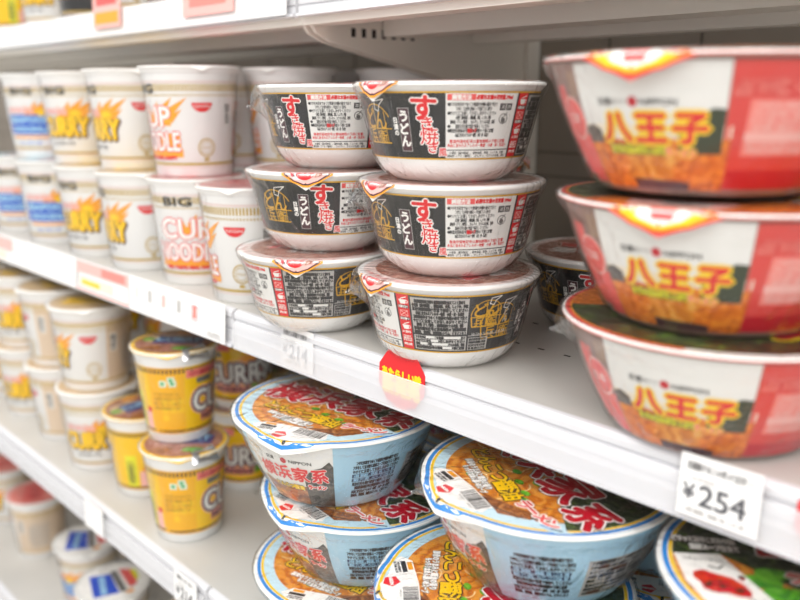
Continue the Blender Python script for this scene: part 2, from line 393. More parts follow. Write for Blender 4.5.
    for i, y in enumerate((h1-.0065, h1-.0160, h1-.0265, h1-.0365)):
        cx = x1+.0062
        if i in (0, 2):
            a.poly([(cx-.0030, y+.0012), (cx-.0019, y-.0022), (cx+.0019, y-.0022), (cx+.0030, y+.0012)], 'white', 2)
            a.stroke([(cx-.0015, y+.0018), (cx+.0030, y+.0034)], .0006, 'white', 2); a.ring(cx+.003, y-.0003, .0008, .0013, 'white', 2, n=10)
        elif i == 1: a.stroke([(cx-.0028, y+.002), (cx+.0028, y-.002)], .0005, 'pinkpale', 2); a.stroke([(cx-.0028, y-.002), (cx+.0028, y+.002)], .0005, 'pinkpale', 2); a.stroke([(cx-.003, y+.0022), (cx+.003, y+.0022), (cx+.003, y-.0022), (cx-.003, y-.0022), (cx-.003, y+.0022)], .0004, 'pinkpale', 2)
        else: a.lines(cx-.0037, y-.002, .0074, .005, 3, 'white', 2, 2)
        a.rect(x1+.0022, y-.0055, .0082, .0024, 'ink' if i in (0, 1) else 'red', 2); a.text(('お湯を注ぐ', '五分待つ', 'よく混ぜる', '完成')[i], cx, y-.0043, .0021, 'white', 3, res=1, fit=.0074, bold=.0001)
    # ingredients block
    x2 = x1+.0110; a.rect(x2, h0+.0012, .0895, h1-h0-.0024, 'dgrey', 1)
    a.rect(x2+.0015, h0+.0150, .0400, h1-h0-.0175, 'pgrey', 2)
    for i in range(9): a.text(SMALL[(i*2+1) % 9], x2+.0215, h1-.0052-i*.00305, .0030, 'ink', 3, res=1, fit=.0385 if i % 3 else .034, bold=.00022)
    rr = random.Random(3)
    for i in range(10): a.rect(x2+.002+rr.random()*.032, h1-.0066-rr.randrange(9)*.00305, .004+rr.random()*.005, .0028, 'dgrey', 4)
    a.rect(x2+.0015, h0+.0022, .0400, .0115, 'pgrey', 2); a.rect(x2+.0430, h0+.0022, .0160, .0100, 'pgrey', 2)
    for i in range(4): a.text(SMALL[(i*2) % 9], x2+.0215, h0+.0122-i*.0027, .0026, 'ink', 3, res=1, fit=.0380, bold=.0002); a.text(SMALL[(i+5) % 9], x2+.0505, h0+.0108-i*.0024, .0022, 'ink', 3, res=1, fit=.014, bold=.0001)
    for i in range(9): a.rect(x2+.003+rr.random()*.03, h0+.0035+rr.randrange(4)*.0027, .003+rr.random()*.005, .0018, 'panelwhite', 4)
    a.add(emblem(x2+.0560, h0+.0285, .0125)); a.rect(x2+.0425, h0+.0135, .046, .0005, 'pgrey', 2)
    a.text(SMALL[7], x2+.0600, h0+.0149, .0023, 'panelwhite', 3, res=1, fit=.030)
    a.text('うどん', x2+.0725, h0+.0350, .0052, 'pgrey', 3, vert=True, bold=.0002); a.lines(x2+.0780, h0+.006, .009, .034, 11, 'grey', 3, 1)
    return a
def art_udon_lid(R):
    a = Art()
    a.disc(0, 0, R-.0006, 'pinkbg', 0, 64); a.disc(0, .004, R*.86, 'grill_print', 1, 64)
    a.ring(0, 0, R-.0020, R-.0006, 'tan', 1, n=64)
    a.text('どん兵衛', 0, .020, .024, 'white', 4, bold=.0012, out='red', ow=.0006); a.text('すき焼き風', 0, -.008, .018, 'red', 4, bold=.0008, out='white', ow=.001)
    a.text('うどん', -.002, -.028, .013, 'white', 4, bold=.0005, out='maroon', ow=.0006)
    # tab printing
    def tab(wd, ln, r0, m, k):
        pts = [(-wd, -r0), (wd, -r0)]+[(wd*.55, -(R+ln*.55)), (wd*.12, -(R+ln)), (-wd*.12, -(R+ln)), (-wd*.55, -(R+ln*.55))]
        a.poly(pts[::-1], m, k)
    tab(.0215, .0098, R-.0030, 'orange', 4); tab(.0200, .0084, R-.0032, 'maroon', 5); tab(.0182, .0072, R-.0034, 'pinkpale', 6)
    a.poly([(-.016, -(R-.004)), (-.010, -(R+.003)), (-.002, -(R+.0045)), (.004, -(R+.002)), (.010, -(R-.003))], 'white', 7)
    a.poly([(.009, -(R-.003)), (.007, -(R+.0020)), (.013, -(R-.001)), (.016, -(R-.003))], 'grill_print', 7); a.poly([(-.015, -(R-.004)), (-.011, -(R+.0015)), (-.009, -(R-.004))], 'crimson', 7)
    a.add(logo('red', .72, 8, 9).moved(-.001, -(R+.0008))); a.text('ここからあける', .001, -(R-.0046), .0028, 'crimson', 8, res=1); a.disc(0, -(R+.0072), .0007, 'black', 8, 8)
    for i in range(5): a.text('やけど注意', -.022+i*.011, -(R-.008)+.0016*abs(i-2), .0030, 'red', 5, res=1, rot=(i-2)*.16)
    return a
# ================================================================ pack kinds 2 and 3: wide ramen bowls (blue, white-panelled)
HB = .0722
TB = smooth_prof([(0, .0560), (.003, .0590), (.012, .0645), (.0305, .0738), (.048, .0808), (.0668, .0868)])
lipB = [(.0872, .0674), (.0890, .0682), (.0903, .0693), (.0907, .0702), (.0900, .0709), (.088, .0709), (.084, .0706)]
RB = .0908
def panel_top(a, title, col_t, col_o, w2=.0400, pw='panelwhite'):
    Rr = .0785
    a.rect(-w2, .0310, 2*w2, .0356, pw, 1)
    a.text('日清', -.0210, .0475, .0042, 'ink', 4, bold=.0001, res=2); a.text('旅する', -.0125, .0475, .0030, 'ink', 4, res=1)
    a.disc(-.0045, .0475, .0026, 'crimson', 4, 16); a.text('NIPPON', .0085, .0473, .0042, 'ink', 4, fit=.018, bold=.0001, res=2)
def art_white_panel():      # the onion ramen bowls at the right
    a = Art(); Rr = .0785; L = 2*PI*Rr
    def T(u, wd, m, k=0, v0=.004, v1=.0666):
        n = max(1, int(wd/.01))
        for i in range(n): a.rect(u+wd*i/n, v0, wd/n, v1-v0, m, k)
    T(-L/2, L, 'brown_cup')
    panel_top(a, '', '', '')
    a.poly([(-.0400, .0030), (.0440, .0030), (.0440, .0300), (.030, .0275), (.012, .0300), (-.004, .0275), (-.022, .0290), (-.0400, .0310)], 'fried_print', 2)
    a.rect(-.0400, .0250, .0840, .0110, 'sand', 1); a.poly([(.018, .022), (.0400, .022), (.0400, .0440), (.034, .0445), (.026, .040), (.018, .033)], 'dgreen', 3)
    a.poly([(-.040, .0260), (-.028, .0265), (-.028, .033), (-.034, .036), (-.040, .034)], 'mountain_print', 3)
    a.disc(.000, .0150, .020, 'noodle_print', 3, 24, .0085); a.disc(.024, .0130, .010, 'fried_print', 4, 20, .006); a.disc(-.022, .0160, .010, 'fried_print', 4, 20, .007)
    a.poly([(-.012, .0085), (.024, .0075), (.024, .0030), (-.012, .0030)], 'maroon', 4)
    for i, ch in enumerate('八王子'):
        a.text(ch, -.0160+i*.0200, .0345, .0165, 'red', 7, sx=1.12, bold=.0007, out='yellow', ow=.0017)
    a.text('きざみ玉ねぎたっぷり', -.006, .0235, .0048, 'limeyel', 7, fit=.034, bold=.0003, out='nori_print', ow=.0005); a.text('ラーメン', .0190, .0225, .0052, 'salmon', 7, fit=.016, bold=.0004, out='yellow', ow=.0006)
    # red panel on the right with pale print
    T(.0405, .072, 'warmred', 1); T(.0445, .062, 'crimson', 2, .004, .014)
    a.rect(.0500, .0215, .036, .0270, 'salmon', 3); a.lines(.0515, .0225, .033, .025, 7, 'pinkpale', 4); a.lines(.0420, .0500, .066, .008, 3, 'salmon', 3, 2)
    a.rect(.090, .0215, .020, .0270, 'salmon', 3); a.rect(.0500, .0290, .036, .0040, 'pinkpale', 4)
    # grey panel on the left with red roundel
    T(-.0950, .0550, 'brown_cup', 1); T(-.0560, .0155, 'pinkred', 2, .004, .030); a.rect(-.0700, .0080, .0145, .0480, 'pinkred', 2)
    a.disc(-.0520, .0385, .0118, 'pinkpale', 3); a.disc(-.0520, .0385, .0104, 'pinkred', 4); a.text('日本', -.052, .0385, .0065, 'white', 5, res=2)
    for i in range(3): a.rect(-.0480+i*.003, .050, .0006, .013, 'tan', 3)
    T(-L/2, .12, 'red', 1, .02, .05); a.lines(-L/2+.01, .022, .10, .026, 7, 'pinkpale', 3)
    return a
def art_blue():             # pork-and-soy ramen bowls
    a = Art(); Rr = .0785; L = 2*PI*Rr
    def T(u, wd, m, k=0, v0=.002, v1=.0666):
        n = max(1, int(wd/.01))
        for i in range(n): a.rect(u+wd*i/n, v0, wd/n, v1-v0, m, k)
    T(-L/2, L, 'blue_cup')
    T(-.046, .081, 'panelwhite', 1)
    a.poly([(-.040, .002), (.035, .002), (.035, .0225), (.030, .024), (.010, .0245), (-.012, .0210), (-.040, .0260)], 'pork_print', 2)
    a.poly([(.008, .002), (.0350, .002), (.0350, .0480), (.0320, .0530), (.026, .047), (.018, .0440), (.010, .036)], 'mountain_print', 3)
    a.poly([(-.040, .002), (-.006, .002), (-.012, .012), (-.040, .016)], 'noodle_print', 3)
    a.text('日清', -.0190, .0505, .0042, 'ink', 4, bold=.0001, res=2); a.disc(-.0060, .0500, .0028, 'crimson', 4, 16); a.text('NIPPON', .0085, .0500, .0042, 'ink', 4, fit=.019, bold=.0001, res=2)
    for i, ch in enumerate('横浜家系'): a.text(ch, -.0260+i*.0165, .0375, .0158, 'red', 7, bold=.0005, out='pinkbg', ow=.0006, rot=.02)
    a.text('ラーメン', .020, .0250, .0055, 'red', 7, bold=.0005, fit=.016, out='white', ow=.0006)
    a.text('とんこつ醤油', -.008, .0230, .0052, 'yellow', 7, bold=.0004, fit=.03, out='ink', ow=.0005)
    # fine print on the light blue
    x = .0500
    for i in range(9):
        y = .0500-i*.0044
        if i in (3, 4): a.rect(x, y-.0018, .040, .0036, 'navy', 1 if i == 3 else 1); a.text(SMALL[i], x+.020, y, .0034, 'lblue', 2, res=1, fit=.037, bold=.0001)
        else: a.text(SMALL[i], x+.021, y, .0040, 'ink', 2, res=1, fit=(.041 if i % 3 else .036), bold=.00022)
    a.rect(.100, .0120, .058, .0360, 'pgrey', 1)
    rr = random.Random(5)
    for i in range(8): a.text(SMALL[i], .129, .0455-i*.0043, .0036, 'ink', 3, res=1, fit=.054, bold=.00015)
    for i in range(12): a.rect(.101+rr.random()*.045, .0440-rr.randrange(8)*.0043, .006+rr.random()*.006, .0036, rr.choice(('dgrey', 'brown')), 4)
    a.add(barcode(.026, .022, 1, 4).moved(.176, .034)); a.poly([(.165, .014), (.190, .014), (.186, .020), (.168, .020)], 'navy', 1)
    T(-L/2+.0, .10, 'pgrey', 1, .012, .046); a.lines(-L/2+.004, .014, .09, .030, 7, 'ink', 3, 3); a.rect(-L/2+.102, .014, .05, .034, 'palebl', 1); a.lines(-L/2+.104, .016, .046, .03, 7, 'ink', 2, 1)
    return a
def lid_base(a, R, outer='blue', mid='cyellow', inner='palebl', white='white'):
    a.disc(0, 0, R-.0008, white, 0, 96); a.ring(0, 0, R-.0052, R-.0022, outer, 1, n=96); a.ring(0, 0, R-.0080, R-.0058, mid, 1, n=96)
    a.ring(0, 0, R-.0175, R-.0080, inner, 1, n=96)
def circ_pts(r, a0, a1, n=30): return [(r*math.cos(a0+(a1-a0)*i/n), r*math.sin(a0+(a1-a0)*i/n)) for i in range(n+1)]
def art_blue_lid(R):
    a = Art(); lid_base(a, R); r = R-.0170
    a.disc(0, 0, r, 'noodle_print', 2, 72)
    rg = R-.0082   # seaweed side reaches the ring
    a.poly(circ_pts(rg, -.50, 1.85)+[(-.012, .055), (-.002, .030), (.016, .006), (.036, -.018)], 'nori_print', 3)
    a.poly(circ_pts(r, 2.0, 2.95, 14)+[(-.045, .012), (-.030, .030)], 'pork_print', 3)
    a.poly([(-.006, -.0735), (.045, -.0585), (.062, -.038), (.040, -.050), (.010, -.062)], 'brown', 4); a.poly([(.005, -.060), (.030, -.052), (.044, -.046), (.052, -.052), (.035, -.066)], 'pork_print', 4)
    a.stroke([(.010, -.068), (.020, -.0655), (.032, -.0615), (.043, -.057)], .0010, 'ink', 5); a.poly(circ_pts(R-.0082, -1.30, -.62, 12)+[(.050, -.050), (.020, -.068)], 'palebl', 2)
    for i, (x, y) in enumerate(((-.010, -.020), (.004, -.028), (.020, -.034), (-.022, -.052), (.012, -.018), (.028, -.040))): a.disc(x, y, .0045, 'leaf_print', 4, 9, .003)
    rs = random.Random(12)
    for i in range(34):   # pale noodle strands
        an = rs.uniform(2.6, 5.2); q = rs.uniform(.025, .064); cx, cy = q*math.cos(an), q*math.sin(an); r1 = rs.uniform(.008, .016); a0 = rs.uniform(0, 6.3)
        pts = [(cx+r1*math.cos(a0+t*.24), cy+r1*.7*math.sin(a0+t*.24)) for t in range(9)]
        if max(math.hypot(*p) for p in pts) < r-.001: a.stroke(pts, .0011, 'strand' if i % 3 else 'orange', 3)
    for ch, x, y, s, ro in (('横', -.052, .0085, .042, -.16), ('浜', -.012, .0060, .041, -.14), ('家', .029, -.002, .041, -.12), ('系', .066, -.0145, .034, -.10)):
        a.text(ch, x, y, s, 'crimson', 8, rot=ro, sx=1.02, bold=.0014, out='white', ow=.0013, out2='grey', ow2=.0005)
    for i, ch in enumerate('とんこつ醤油'): a.text(ch, -.0500+i*.0136, -.0255-i*.0036, .0162, 'cyellow', 8, rot=-.25, bold=.0005, out='ink', ow=.0009)
    for i, ch in enumerate('ラーメン'): a.text(ch, .0330+i*.0100, -.0440+i*.0002, .0118, 'pinkred', 8, rot=-.12, bold=.0005, out='white', ow=.0012)
    a.text('豚骨のうまみと鶏油の香り', -.020, -.0465, .0060, 'white', 8, rot=-.25, fit=.050, bold=.0003, out='grey', ow=.0004, res=2)
    a.text('もっちり太めん濃いめスープ', -.014, -.0535, .0058, 'white', 8, rot=-.25, fit=.044, bold=.0003, out='grey', ow=.0004, res=2)
    a.poly([(.054, -.056), (.073, -.048), (.079, -.038), (.060, -.045)], 'palebl', 6); a.stroke([(.060, -.050), (.067, -.047), (.066, -.043)], .0014, 'blue', 7); a.stroke([(.067, -.047), (.073, -.043)], .0014, 'navy', 7)
    for i, s in enumerate(('スープ濃厚', '家系仕立て')): a.text(s, .052, .038-i*.011, .0085, 'dgrey', 6, rot=-.15, bold=.0004, out='grey', ow=.0012, res=2)
    # tab side: white field, barcode, logo
    a.poly([(-.042, -.0690), (-.034, -.0610), (-.004, -.0610), (.026, -.0655), (.030, -.0745), (.014, -.0825), (-.014, -.0825), (-.034, -.0760)], 'white', 4)
    a.add(barcode(.030, .0150, 7, 2).moved(.0120, -.0705, -.12))
    a.rect(-.0345, -.0700, .0145, .0035, 'ink', 6); a.rect(-.0325, -.0655, .0100, .0035, 'orange', 6); a.lines(-.0345, -.0755, .0145, .0048, 2, 'ink', 6)
    a.disc(-.0100, -.0800, .0066, 'red', 8, 5); a.text('NISSIN', -.0100, -.0800, .0034, 'white', 9, fit=.0095, bold=.0002, res=1)
    def tab(wd, ln, r0, m, k): a.poly([(-wd*.55, -(R+ln*.55)), (-wd*.1, -(R+ln)), (wd*.1, -(R+ln)), (wd*.55, -(R+ln*.55)), (wd, -r0), (-wd, -r0)], m, k)
    def band(d0, d1, ext, m, k):
        N = 16
        for q in range(N):
            t0, t1 = (-1+2*q/N), (-1+2*(q+1)/N); P4 = []
            for t, d in ((t0, d0), (t1, d0), (t1, d1), (t0, d1)):
                rr_ = R-d+ext*(1-abs(t)); P4.append((rr_*math.sin(.42*t), -rr_*math.cos(.42*t)))
            a.poly(P4, m, k)
    band(.0004, .0020, .0075, 'white', 2); band(.0020, .0054, .0075, 'blue', 3); band(.0052, .0060, .0070, 'white', 3); band(.0058, .0082, .0066, 'cyellow', 4); band(.0080, .0175, .0060, 'palebl', 3)
    a.poly([(-.022, -.079), (.022, -.079), (.008, -.0885), (-.008, -.0885)], 'white', 5); a.disc(.001, -(R-.0002), .0014, 'black', 8, 10)
    a.text('ここからはがす', .004, -(R-.0020), .0024, 'ink', 6, res=1, fit=.012)
    return a
def art_spicy_lid(R):       # lower right: same blue rings, white card with red chilli heap
    a = Art(); lid_base(a, R); r = R-.0082
    a.disc(0, 0, r, 'noodle_print', 2, 72)
    a.poly(circ_pts(r, .3, 3.04)+[(-.055, .0115), (-.020, -.020), (.020, -.010), (.050, .010)], 'nori_print', 3)
    a.poly([(-.0815, .0085), (-.0550, .0110), (-.0360, -.0330), (-.0330, -.0500), (-.0560, -.0600), (-.0700, -.0430), (-.0790, -.0200)], 'white', 5)
    a.poly([(-.0735, -.0100), (-.0680, -.0075), (-.0610, -.0110), (-.0540, -.0135), (-.0480, -.0200), (-.0455, -.0270), (-.0470, -.0320), (-.0530, -.0320), (-.0590, -.0290), (-.0640, -.0300), (-.0700, -.0230), (-.0745, -.0160)], 'chilli_print', 6)
    for q in range(26):
        rs = random.Random(q); x, y = -.072+rs.random()*.025, -.010-rs.random()*.018; a.disc(x+.0*q, y-.10*(x+.072), .0013+rs.random()*.0012, 'crimson' if q % 3 else 'brown', 7, 7)
    a.stroke([(-.0640, -.003), (-.0590, -.0055), (-.0560, -.002)], .0013, 'ink', 7); a.stroke([(-.0475, -.033), (-.0440, -.039)], .0014, 'ink', 7); a.text('特製香味七味つき', -.0660, .0035, .0040, 'grey', 7, fit=.022, res=2)
    for x, y, s_ in ((-.0380, -.0150, .012), (-.0270, -.0270, .014), (-.0300, -.0060, .010), (-.0150, -.0350, .010), (-.006, -.022, .010)): a.disc(x, y, s_, 'leaf_print', 4, 11, s_*.6)
    a.text('ピリッと旨辛こだわり麺', -.0620, .0262, .0072, 'white', 8, fit=.036, bold=.0005, out='maroon', ow=.0006, res=2); a.text('濃厚スープ仕立て', -.0570, .0175, .0068, 'white', 8, fit=.028, bold=.0005, out='maroon', ow=.0006, res=2)
    for i, ch in enumerate('旨辛家系'): a.text(ch, -.020+i*.027, .026-i*.002, .030, 'crimson', 9, rot=-.10, bold=.0014, out='white', ow=.0013)
    for i, ch in enumerate('ラーメン'): a.text(ch, -.0180+i*.0125, -.0090-i*.001, .0125, 'red', 9, rot=-.1, bold=.0006, out='white', ow=.0012)
    return a
def art_onion_lid(R):
    a = Art(); a.disc(0, 0, R-.0008, 'white', 0, 96); a.ring(0, 0, R-.0040, R-.0010, 'warmred', 1, n=96, a0=-3.6, a1=1.9); a.ring(0, 0, R-.0060, R-.0040, 'orange', 1, n=60, a0=-3.6, a1=1.9)
    r = R-.0050; a.disc(0, 0, r, 'nori_print', 1, 72); a.poly(circ_pts(r, -2.2, .6)+[(.02, .01), (-.03, -.02)], 'fried_print', 2)
    for i, ch in enumerate('八王子'): a.text(ch, -.046+i*.042, .014, .036, 'crimson', 7, sx=1.1, bold=.0026, out='limeyel', ow=.0026)
    a.text('玉ねぎ醤油ラーメン', 0, -.020, .012, 'white', 7, bold=.0006, out='maroon', ow=.001)
    a.poly([(-.030, -.052), (.028, -.052), (.024, -.080), (-.024, -.080)], 'pinkpale', 4); a.add(barcode(.026, .013, 5, 6).moved(.004, -.066))
    def tab(wd, ln, r0, m, k): a.poly([(-wd*.55, -(R+ln*.55)), (-wd*.1, -(R+ln)), (wd*.1, -(R+ln)), (wd*.55, -(R+ln*.55)), (wd, -r0), (-wd, -r0)], m, k)
    tab(.0300, .0115, R-.0030, 'red', 3); tab(.0280, .0098, R-.0035, 'orange', 4); tab(.0255, .0080, R-.0040, 'yellow', 5); tab(.0195, .0070, R-.0045, 'white', 6)
    a.poly([(-.007, -(R-.003)), (.009, -(R-.003)), (.006, -(R+.0040)), (-.004, -(R+.0040))][::-1], 'pinkred', 7); a.disc(0, -(R+.0065), .0009, 'black', 7, 8)
    return a
# ================================================================ tall cups
def cup_tab(h, rt_, rb): 
    return [(0, rb-.0006), (.0015, rb), (h-.0095, rt_-.0035)]
def cup_lip(h, rt_): return [(rt_-.0030, h-.0085), (rt_-.0012, h-.0065), (rt_-.0006, h-.0040), (rt_+.0002, h-.0025), (rt_, h-.0014), (rt_-.002, h-.0012), (rt_-.005, h-.0016)]
def art_tall(kind, h, rt_, rb, title_u=-.065):
    Rm = (rt_+rb)/2; a = Art(); L = 2*PI*Rm
    def band(v0, v1, m, k=1, n=40):
        for i in range(n): a.rect(-L/2+L*i/n, v0, L/n, v1-v0, m, k)
    s = h/.1155
    def V(d): return h-d*s      # d metres below the top
    if kind == 'yellow':
        band(V(.100), V(.0190), 'body_yellow', 0); band(V(.1010), V(.0985), 'brown', 1); band(V(.1030), V(.1010), 'body_orange', 0)
        a.rect(-.026, V(.1030), .040, .0840*s, 'body_orange', 1)
        n = 62
        for i in range(n): a.rect(-L/2+L*i/n, V(.0265), L/n*.55, .0060*s, 'brown', 2)
        a.rect(.0160, V(.0335), .044, .0095, 'salmon', 3); a.text('コクと旨みのカレー', .038, V(.0288), .0062, 'crimson', 4, fit=.038, bold=.0003, res=2); a.rect(.028, V(.042), .020, .0065, 'grey', 3)
        for x, y in ((.0000, .034), (-.0090, .0385), (.0015, .0385)): a.rect(x-.0035, V(y+.004), .0075, .0072, 'palegreen', 3); a.disc(x, V(y), .0022, 'green', 4, 8)
        for i in range(4): a.text(SMALL[i+2], -.006, V(.052+i*.006), .0040, 'brown', 3, fit=.030, res=1)
        for i in range(7): a.rect(-.012+(i % 3)*.009, V(.066+(i//3)*.010), .007, .007, 'body_yellow', 2)
        a.text('CURRY', .069, V(.0640), .0350, 'panelwhite', 7, fit=.090, bold=.0008, out='maroon', ow=.0026, out2='pinkpale', ow2=.0014)
        a.text('NOODLE', .058, V(.0860), .0095, 'maroon', 5, fit=.046, bold=.0006, out='salmon', ow=.0018)
        a.text('CURRY', -.125, V(.0580), .0350, 'panelwhite', 7, fit=.090, bold=.0008, out='maroon', ow=.0022, out2='pinkpale', ow2=.0012)
        a.disc(.085, V(.083), .010, 'leaf_print', 4, 12, .006); a.disc(-.11, V(.082), .012, 'orange', 4, 12, .008); a.disc(.080, V(.044), .010, 'orange', 4, 12, .006); a.disc(-.125, V(.036), .016, 'rblue', 4, 14, .007)
        a.rect(-.0560, V(.098), .015, .042, 'limeyel', 2); b = barcode(.034, .012, 3, 8, 'limeyel').moved(-.0485, V(.077), PI/2); a.add(b)
        a.rect(-.038, V(.0980), .010, .020, 'pinkpale', 2); a.disc(-.030, V(.073), .0035, 'red', 3, 10)
        return a
    if kind == 'small':
        for i in range(40):
            u = -L/2+L*i/40
            if not (-.108 < u < .016): a.rect(u, V(.1010), L/40, .0800*s, 'latte', 0)
        band(V(.0240), V(.0200), 'sand', 0)
    n = 92
    for i in range(n):
        a.rect(-L/2+L*i/n, V(.0266), L/n*.55, .0072*s, 'goldpale', 1)
        a.rect(-L/2+L*i/n, V(.0318), L/n*.45, .0022*s, 'goldpale', 1)
    for d in (.0162, .0175): band(V(d+.0008), V(d), 'pinkbg')
    band(V(.1035), V(.1022), 'goldpale'); band(V(.1060), V(.1048), 'pinkbg'); band(V(.1022), V(.1008), 'goldpale', 1, 60)
    a.add(logo('red', 1).moved(0, V(.0430)))
    a.ring(.004, V(.0850), .0085, .0098, 'goldpale', 2, n=30); a.ring(.004, V(.0850), .0062, .0068, 'goldpale', 2, n=24); a.text('50th', .004, V(.085), .0045, 'goldpale', 2, fit=.009, res=1); a.rect(.001, V(.099), .006, .003, 'goldpale', 2)
    a.add(barcode(.024, .010, 2, 3).moved(.032, V(.050), PI/2)); a.lines(.044, V(.092), .034, .045, 11, 'pgrey', 2, 1)
    for sgn, tu in ((0, title_u), (1, title_u+L/2)):
        t = tu
        if kind == 'small' and sgn: break
        if kind != 'small': a.text('BIG', t-.004, V(.0240), .0125, 'ink', 4, fit=.031, bold=.0005)
        rr = random.Random(4); pts = []
        for i in range(22):
            an = 2*PI*i/22; q = .019 if i % 2 else .012; q *= .85+.5*rr.random() if i % 2 else 1
            pts.append((t+.004+q*1.5*math.cos(an), V(.052)+q*(.95 if math.sin(an) > 0 else .5)*math.sin(an)))
        a.poly([(t-.004, V(.062)), (t+.030, V(.062)), (t+.033, V(.054)), (t+.030, V(.047)), (t+.020, V(.044)), (t+.010, V(.047)), (t+.000, V(.054))], 'orange', 2)
        for ax, ay, bx, by, wd in ((.028, .050, .050, .033, .005), (.020, .048, .034, .033, .005), (.010, .050, .016, .037, .005), (.002, .056, .000, .043, .004), (.030, .056, .044, .045, .004), (.024, .049, .042, .040, .003)):
            d = math.hypot(bx-ax, by-ay); nx, ny = -(by-ay)/d*wd, (bx-ax)/d*wd
            a.poly([(t+ax+nx, V(ay+ny)), (t+ax-nx, V(ay-ny)), (t+bx, V(by))], 'orange', 2)
        a.disc(t+.022, V(.053), .008, 'cyellow', 3, 9, .005)
        if kind in ('curry', 'small'):
            a.text('CUP NOODLE', t-.010, V(.0500), .0100, 'pinkpale', 4, fit=.042, bold=.0006)
            a.text('CURRY', t+.002, V(.0690), .0330, 'cyellow', 6, fit=.070, bold=.0016, out='brown', ow=.0006); a.text('CURRY', t+.0036, V(.0704), .0330, 'brown', 4, fit=.070, bold=.0026)
            a.text('カップヌードル', t, V(.0900), .0050, 'ink', 4, fit=.035, bold=.0002, res=2)
        elif kind == 'seafood':
            a.text('CUP NOODLE', t-.010, V(.0500), .0100, 'pinkpale', 4, fit=.042, bold=.0006)
            a.rect(t-.034, V(.0830), .074, .0270, 'rblue', 3); a.text('SEAFOOD', t+.003, V(.0630), .0120, 'lblue', 5, fit=.066, bold=.0008); a.text('NOODLE', t+.003, V(.0760), .0105, 'lblue', 5, fit=.058, bold=.0008)
            a.rect(t-.030, V(.0885), .066, .003, 'orange', 3); a.text('シーフード', t, V(.0950), .0070, 'rblue', 4, fit=.035, bold=.0002)
        else:
            a.rect(t+.014, V(.0900), .026, .0200, 'orange', 2); a.rect(t-.036, V(.0950), .078, .0090, 'orange', 2)
            a.text('CUP', t+.002, V(.0530), .0300, 'white', 6, fit=.056, bold=.0008, out='pinkred', ow=.0011); a.text('NOODLE', t+.002, V(.0785), .0275, 'white', 6, fit=.074, bold=.0006, out='pinkred', ow=.0011)
            a.text('REAL TASTE, REAL HAPPY', t+.003, V(.0960), .0050, 'red', 5, fit=.062, bold=.0005, res=2)
    return a
def art_tall_lid(R, kind):
    a = Art()
    if kind == 'yellow':
        a.disc(0, 0, R-.0003, 'body_yellow', 0, 64); a.disc(0, 0, R-.0045, 'grill_print', 1, 64); a.disc(-.012, .012, .024, 'tan', 1.2, 20, .016)
        a.poly([(-.026, -.004), (.030, -.012), (.034, .012), (-.018, .024)], 'dpurple', 2); a.text('CURRY', .004, .007, .018, 'lblue', 4, fit=.050, bold=.0006, rot=-.12)
        a.disc(-.022, -.022, .013, 'pork_print', 2, 12, .009); a.disc(.012, -.026, .012, 'leaf_print', 2, 12, .006); a.disc(.008, .034, .012, 'orange', 2, 12, .006); a.disc(-.03, .012, .008, 'leaf_print', 2, 10, .006)
        return a
    if kind == 'blue':
        a.disc(0, 0, R-.0005, 'palegrey', 0, 64); a.disc(0, 0, R-.004, 'white', 1, 64)
        a.poly([(-.036, -.018), (-.006, -.030), (.006, .020), (-.018, .034)], 'rblue', 2); a.text('SEAFOOD', -.014, .002, .010, 'lblue', 4, rot=1.2, fit=.044, bold=.0008)
        a.poly([(-.004, -.030), (.004, -.032), (.016, .022), (.008, .026)], 'grey', 2); a.poly([(.010, -.028), (.022, -.026), (.032, .012), (.020, .024)], 'pinkred', 2); a.poly([(.024, -.020), (.032, -.012), (.036, .008), (.030, .012)], 'limeyel', 3); a.disc(.006, -.036, .006, 'orange', 3, 10, .004)
        return a
    if kind == 'redlid':
        a.disc(0, 0, R-.0005, 'pinkpale', 0, 64); a.disc(.002, .002, R-.005, 'salmon', 1, 64); a.poly([(-.034, -.012), (.030, -.026), (.036, .006), (-.028, .020)], 'pinkred', 2); a.text('ヌードル', 0, -.002, .016, 'crimson', 4, fit=.050, rot=-.15, bold=.001)
        return a
    a.disc(0, 0, R-.0008, 'white', 0, 64); a.disc(0, 0, R-.0035, {'regular': 'cup_lid_print', 'curry': 'tan', 'seafood': 'palebl'}.get(kind, 'tan'), 1, 64)
    if kind == 'curry': a.poly([(-.035, -.010), (.020, -.022), (.030, .008), (-.025, .022)], 'cyellow', 2); a.disc(.018, .024, .012, 'pork_print', 2, 12, .008); a.text('CURRY', -.003, 0, .016, 'brown', 4, fit=.04, rot=-.2)
    else: a.poly([(-.030, -.012), (.026, -.020), (.030, .006), (-.025, .016)], 'pinkred', 2); a.text('CUP NOODLE', 0, -.003, .010, 'white', 4, fit=.045, rot=-.12, bold=.0005)
    return a

# ---------------------------------------------------------------- prototypes: dict of part name -> mesh
def proto_bowl(nm, T_, lip, R, h, bm, side, lid, seed, tl, rr, lidm, edge=None, tab_w=.16):
    hl = h-.0014
    P_ = {'bowl_body': body_mesh(nm+'_body', T_, lip, bm), 'printed_sleeve': side.build(nm+'_sleeve', side_fn(T_, rr)),
          'lid': lid_mesh(nm+'_lid', R, hl, lidm, tl, tab_w, edge), 'lid_print': lid.build(nm+'_lid_print', lid_fn(R, hl, tl), .003, .003)}
    P_['films'] = [film_mesh(nm+'_film', T_, R, h, seed+i, 0, e) for i, e in enumerate((0, .013))]
    return P_
udon = proto_bowl('udon', TA, lipA, .0697, HA, 'cup_foam', art_udon(), art_udon_lid(.0697), 1, .011, .0608, 'white', 'white', .26)
blue = proto_bowl('pork', TB, lipB, RB, HB, 'blue_cup', art_blue(), art_blue_lid(RB), 3, .0085, .0785, 'white', 'white', .42)
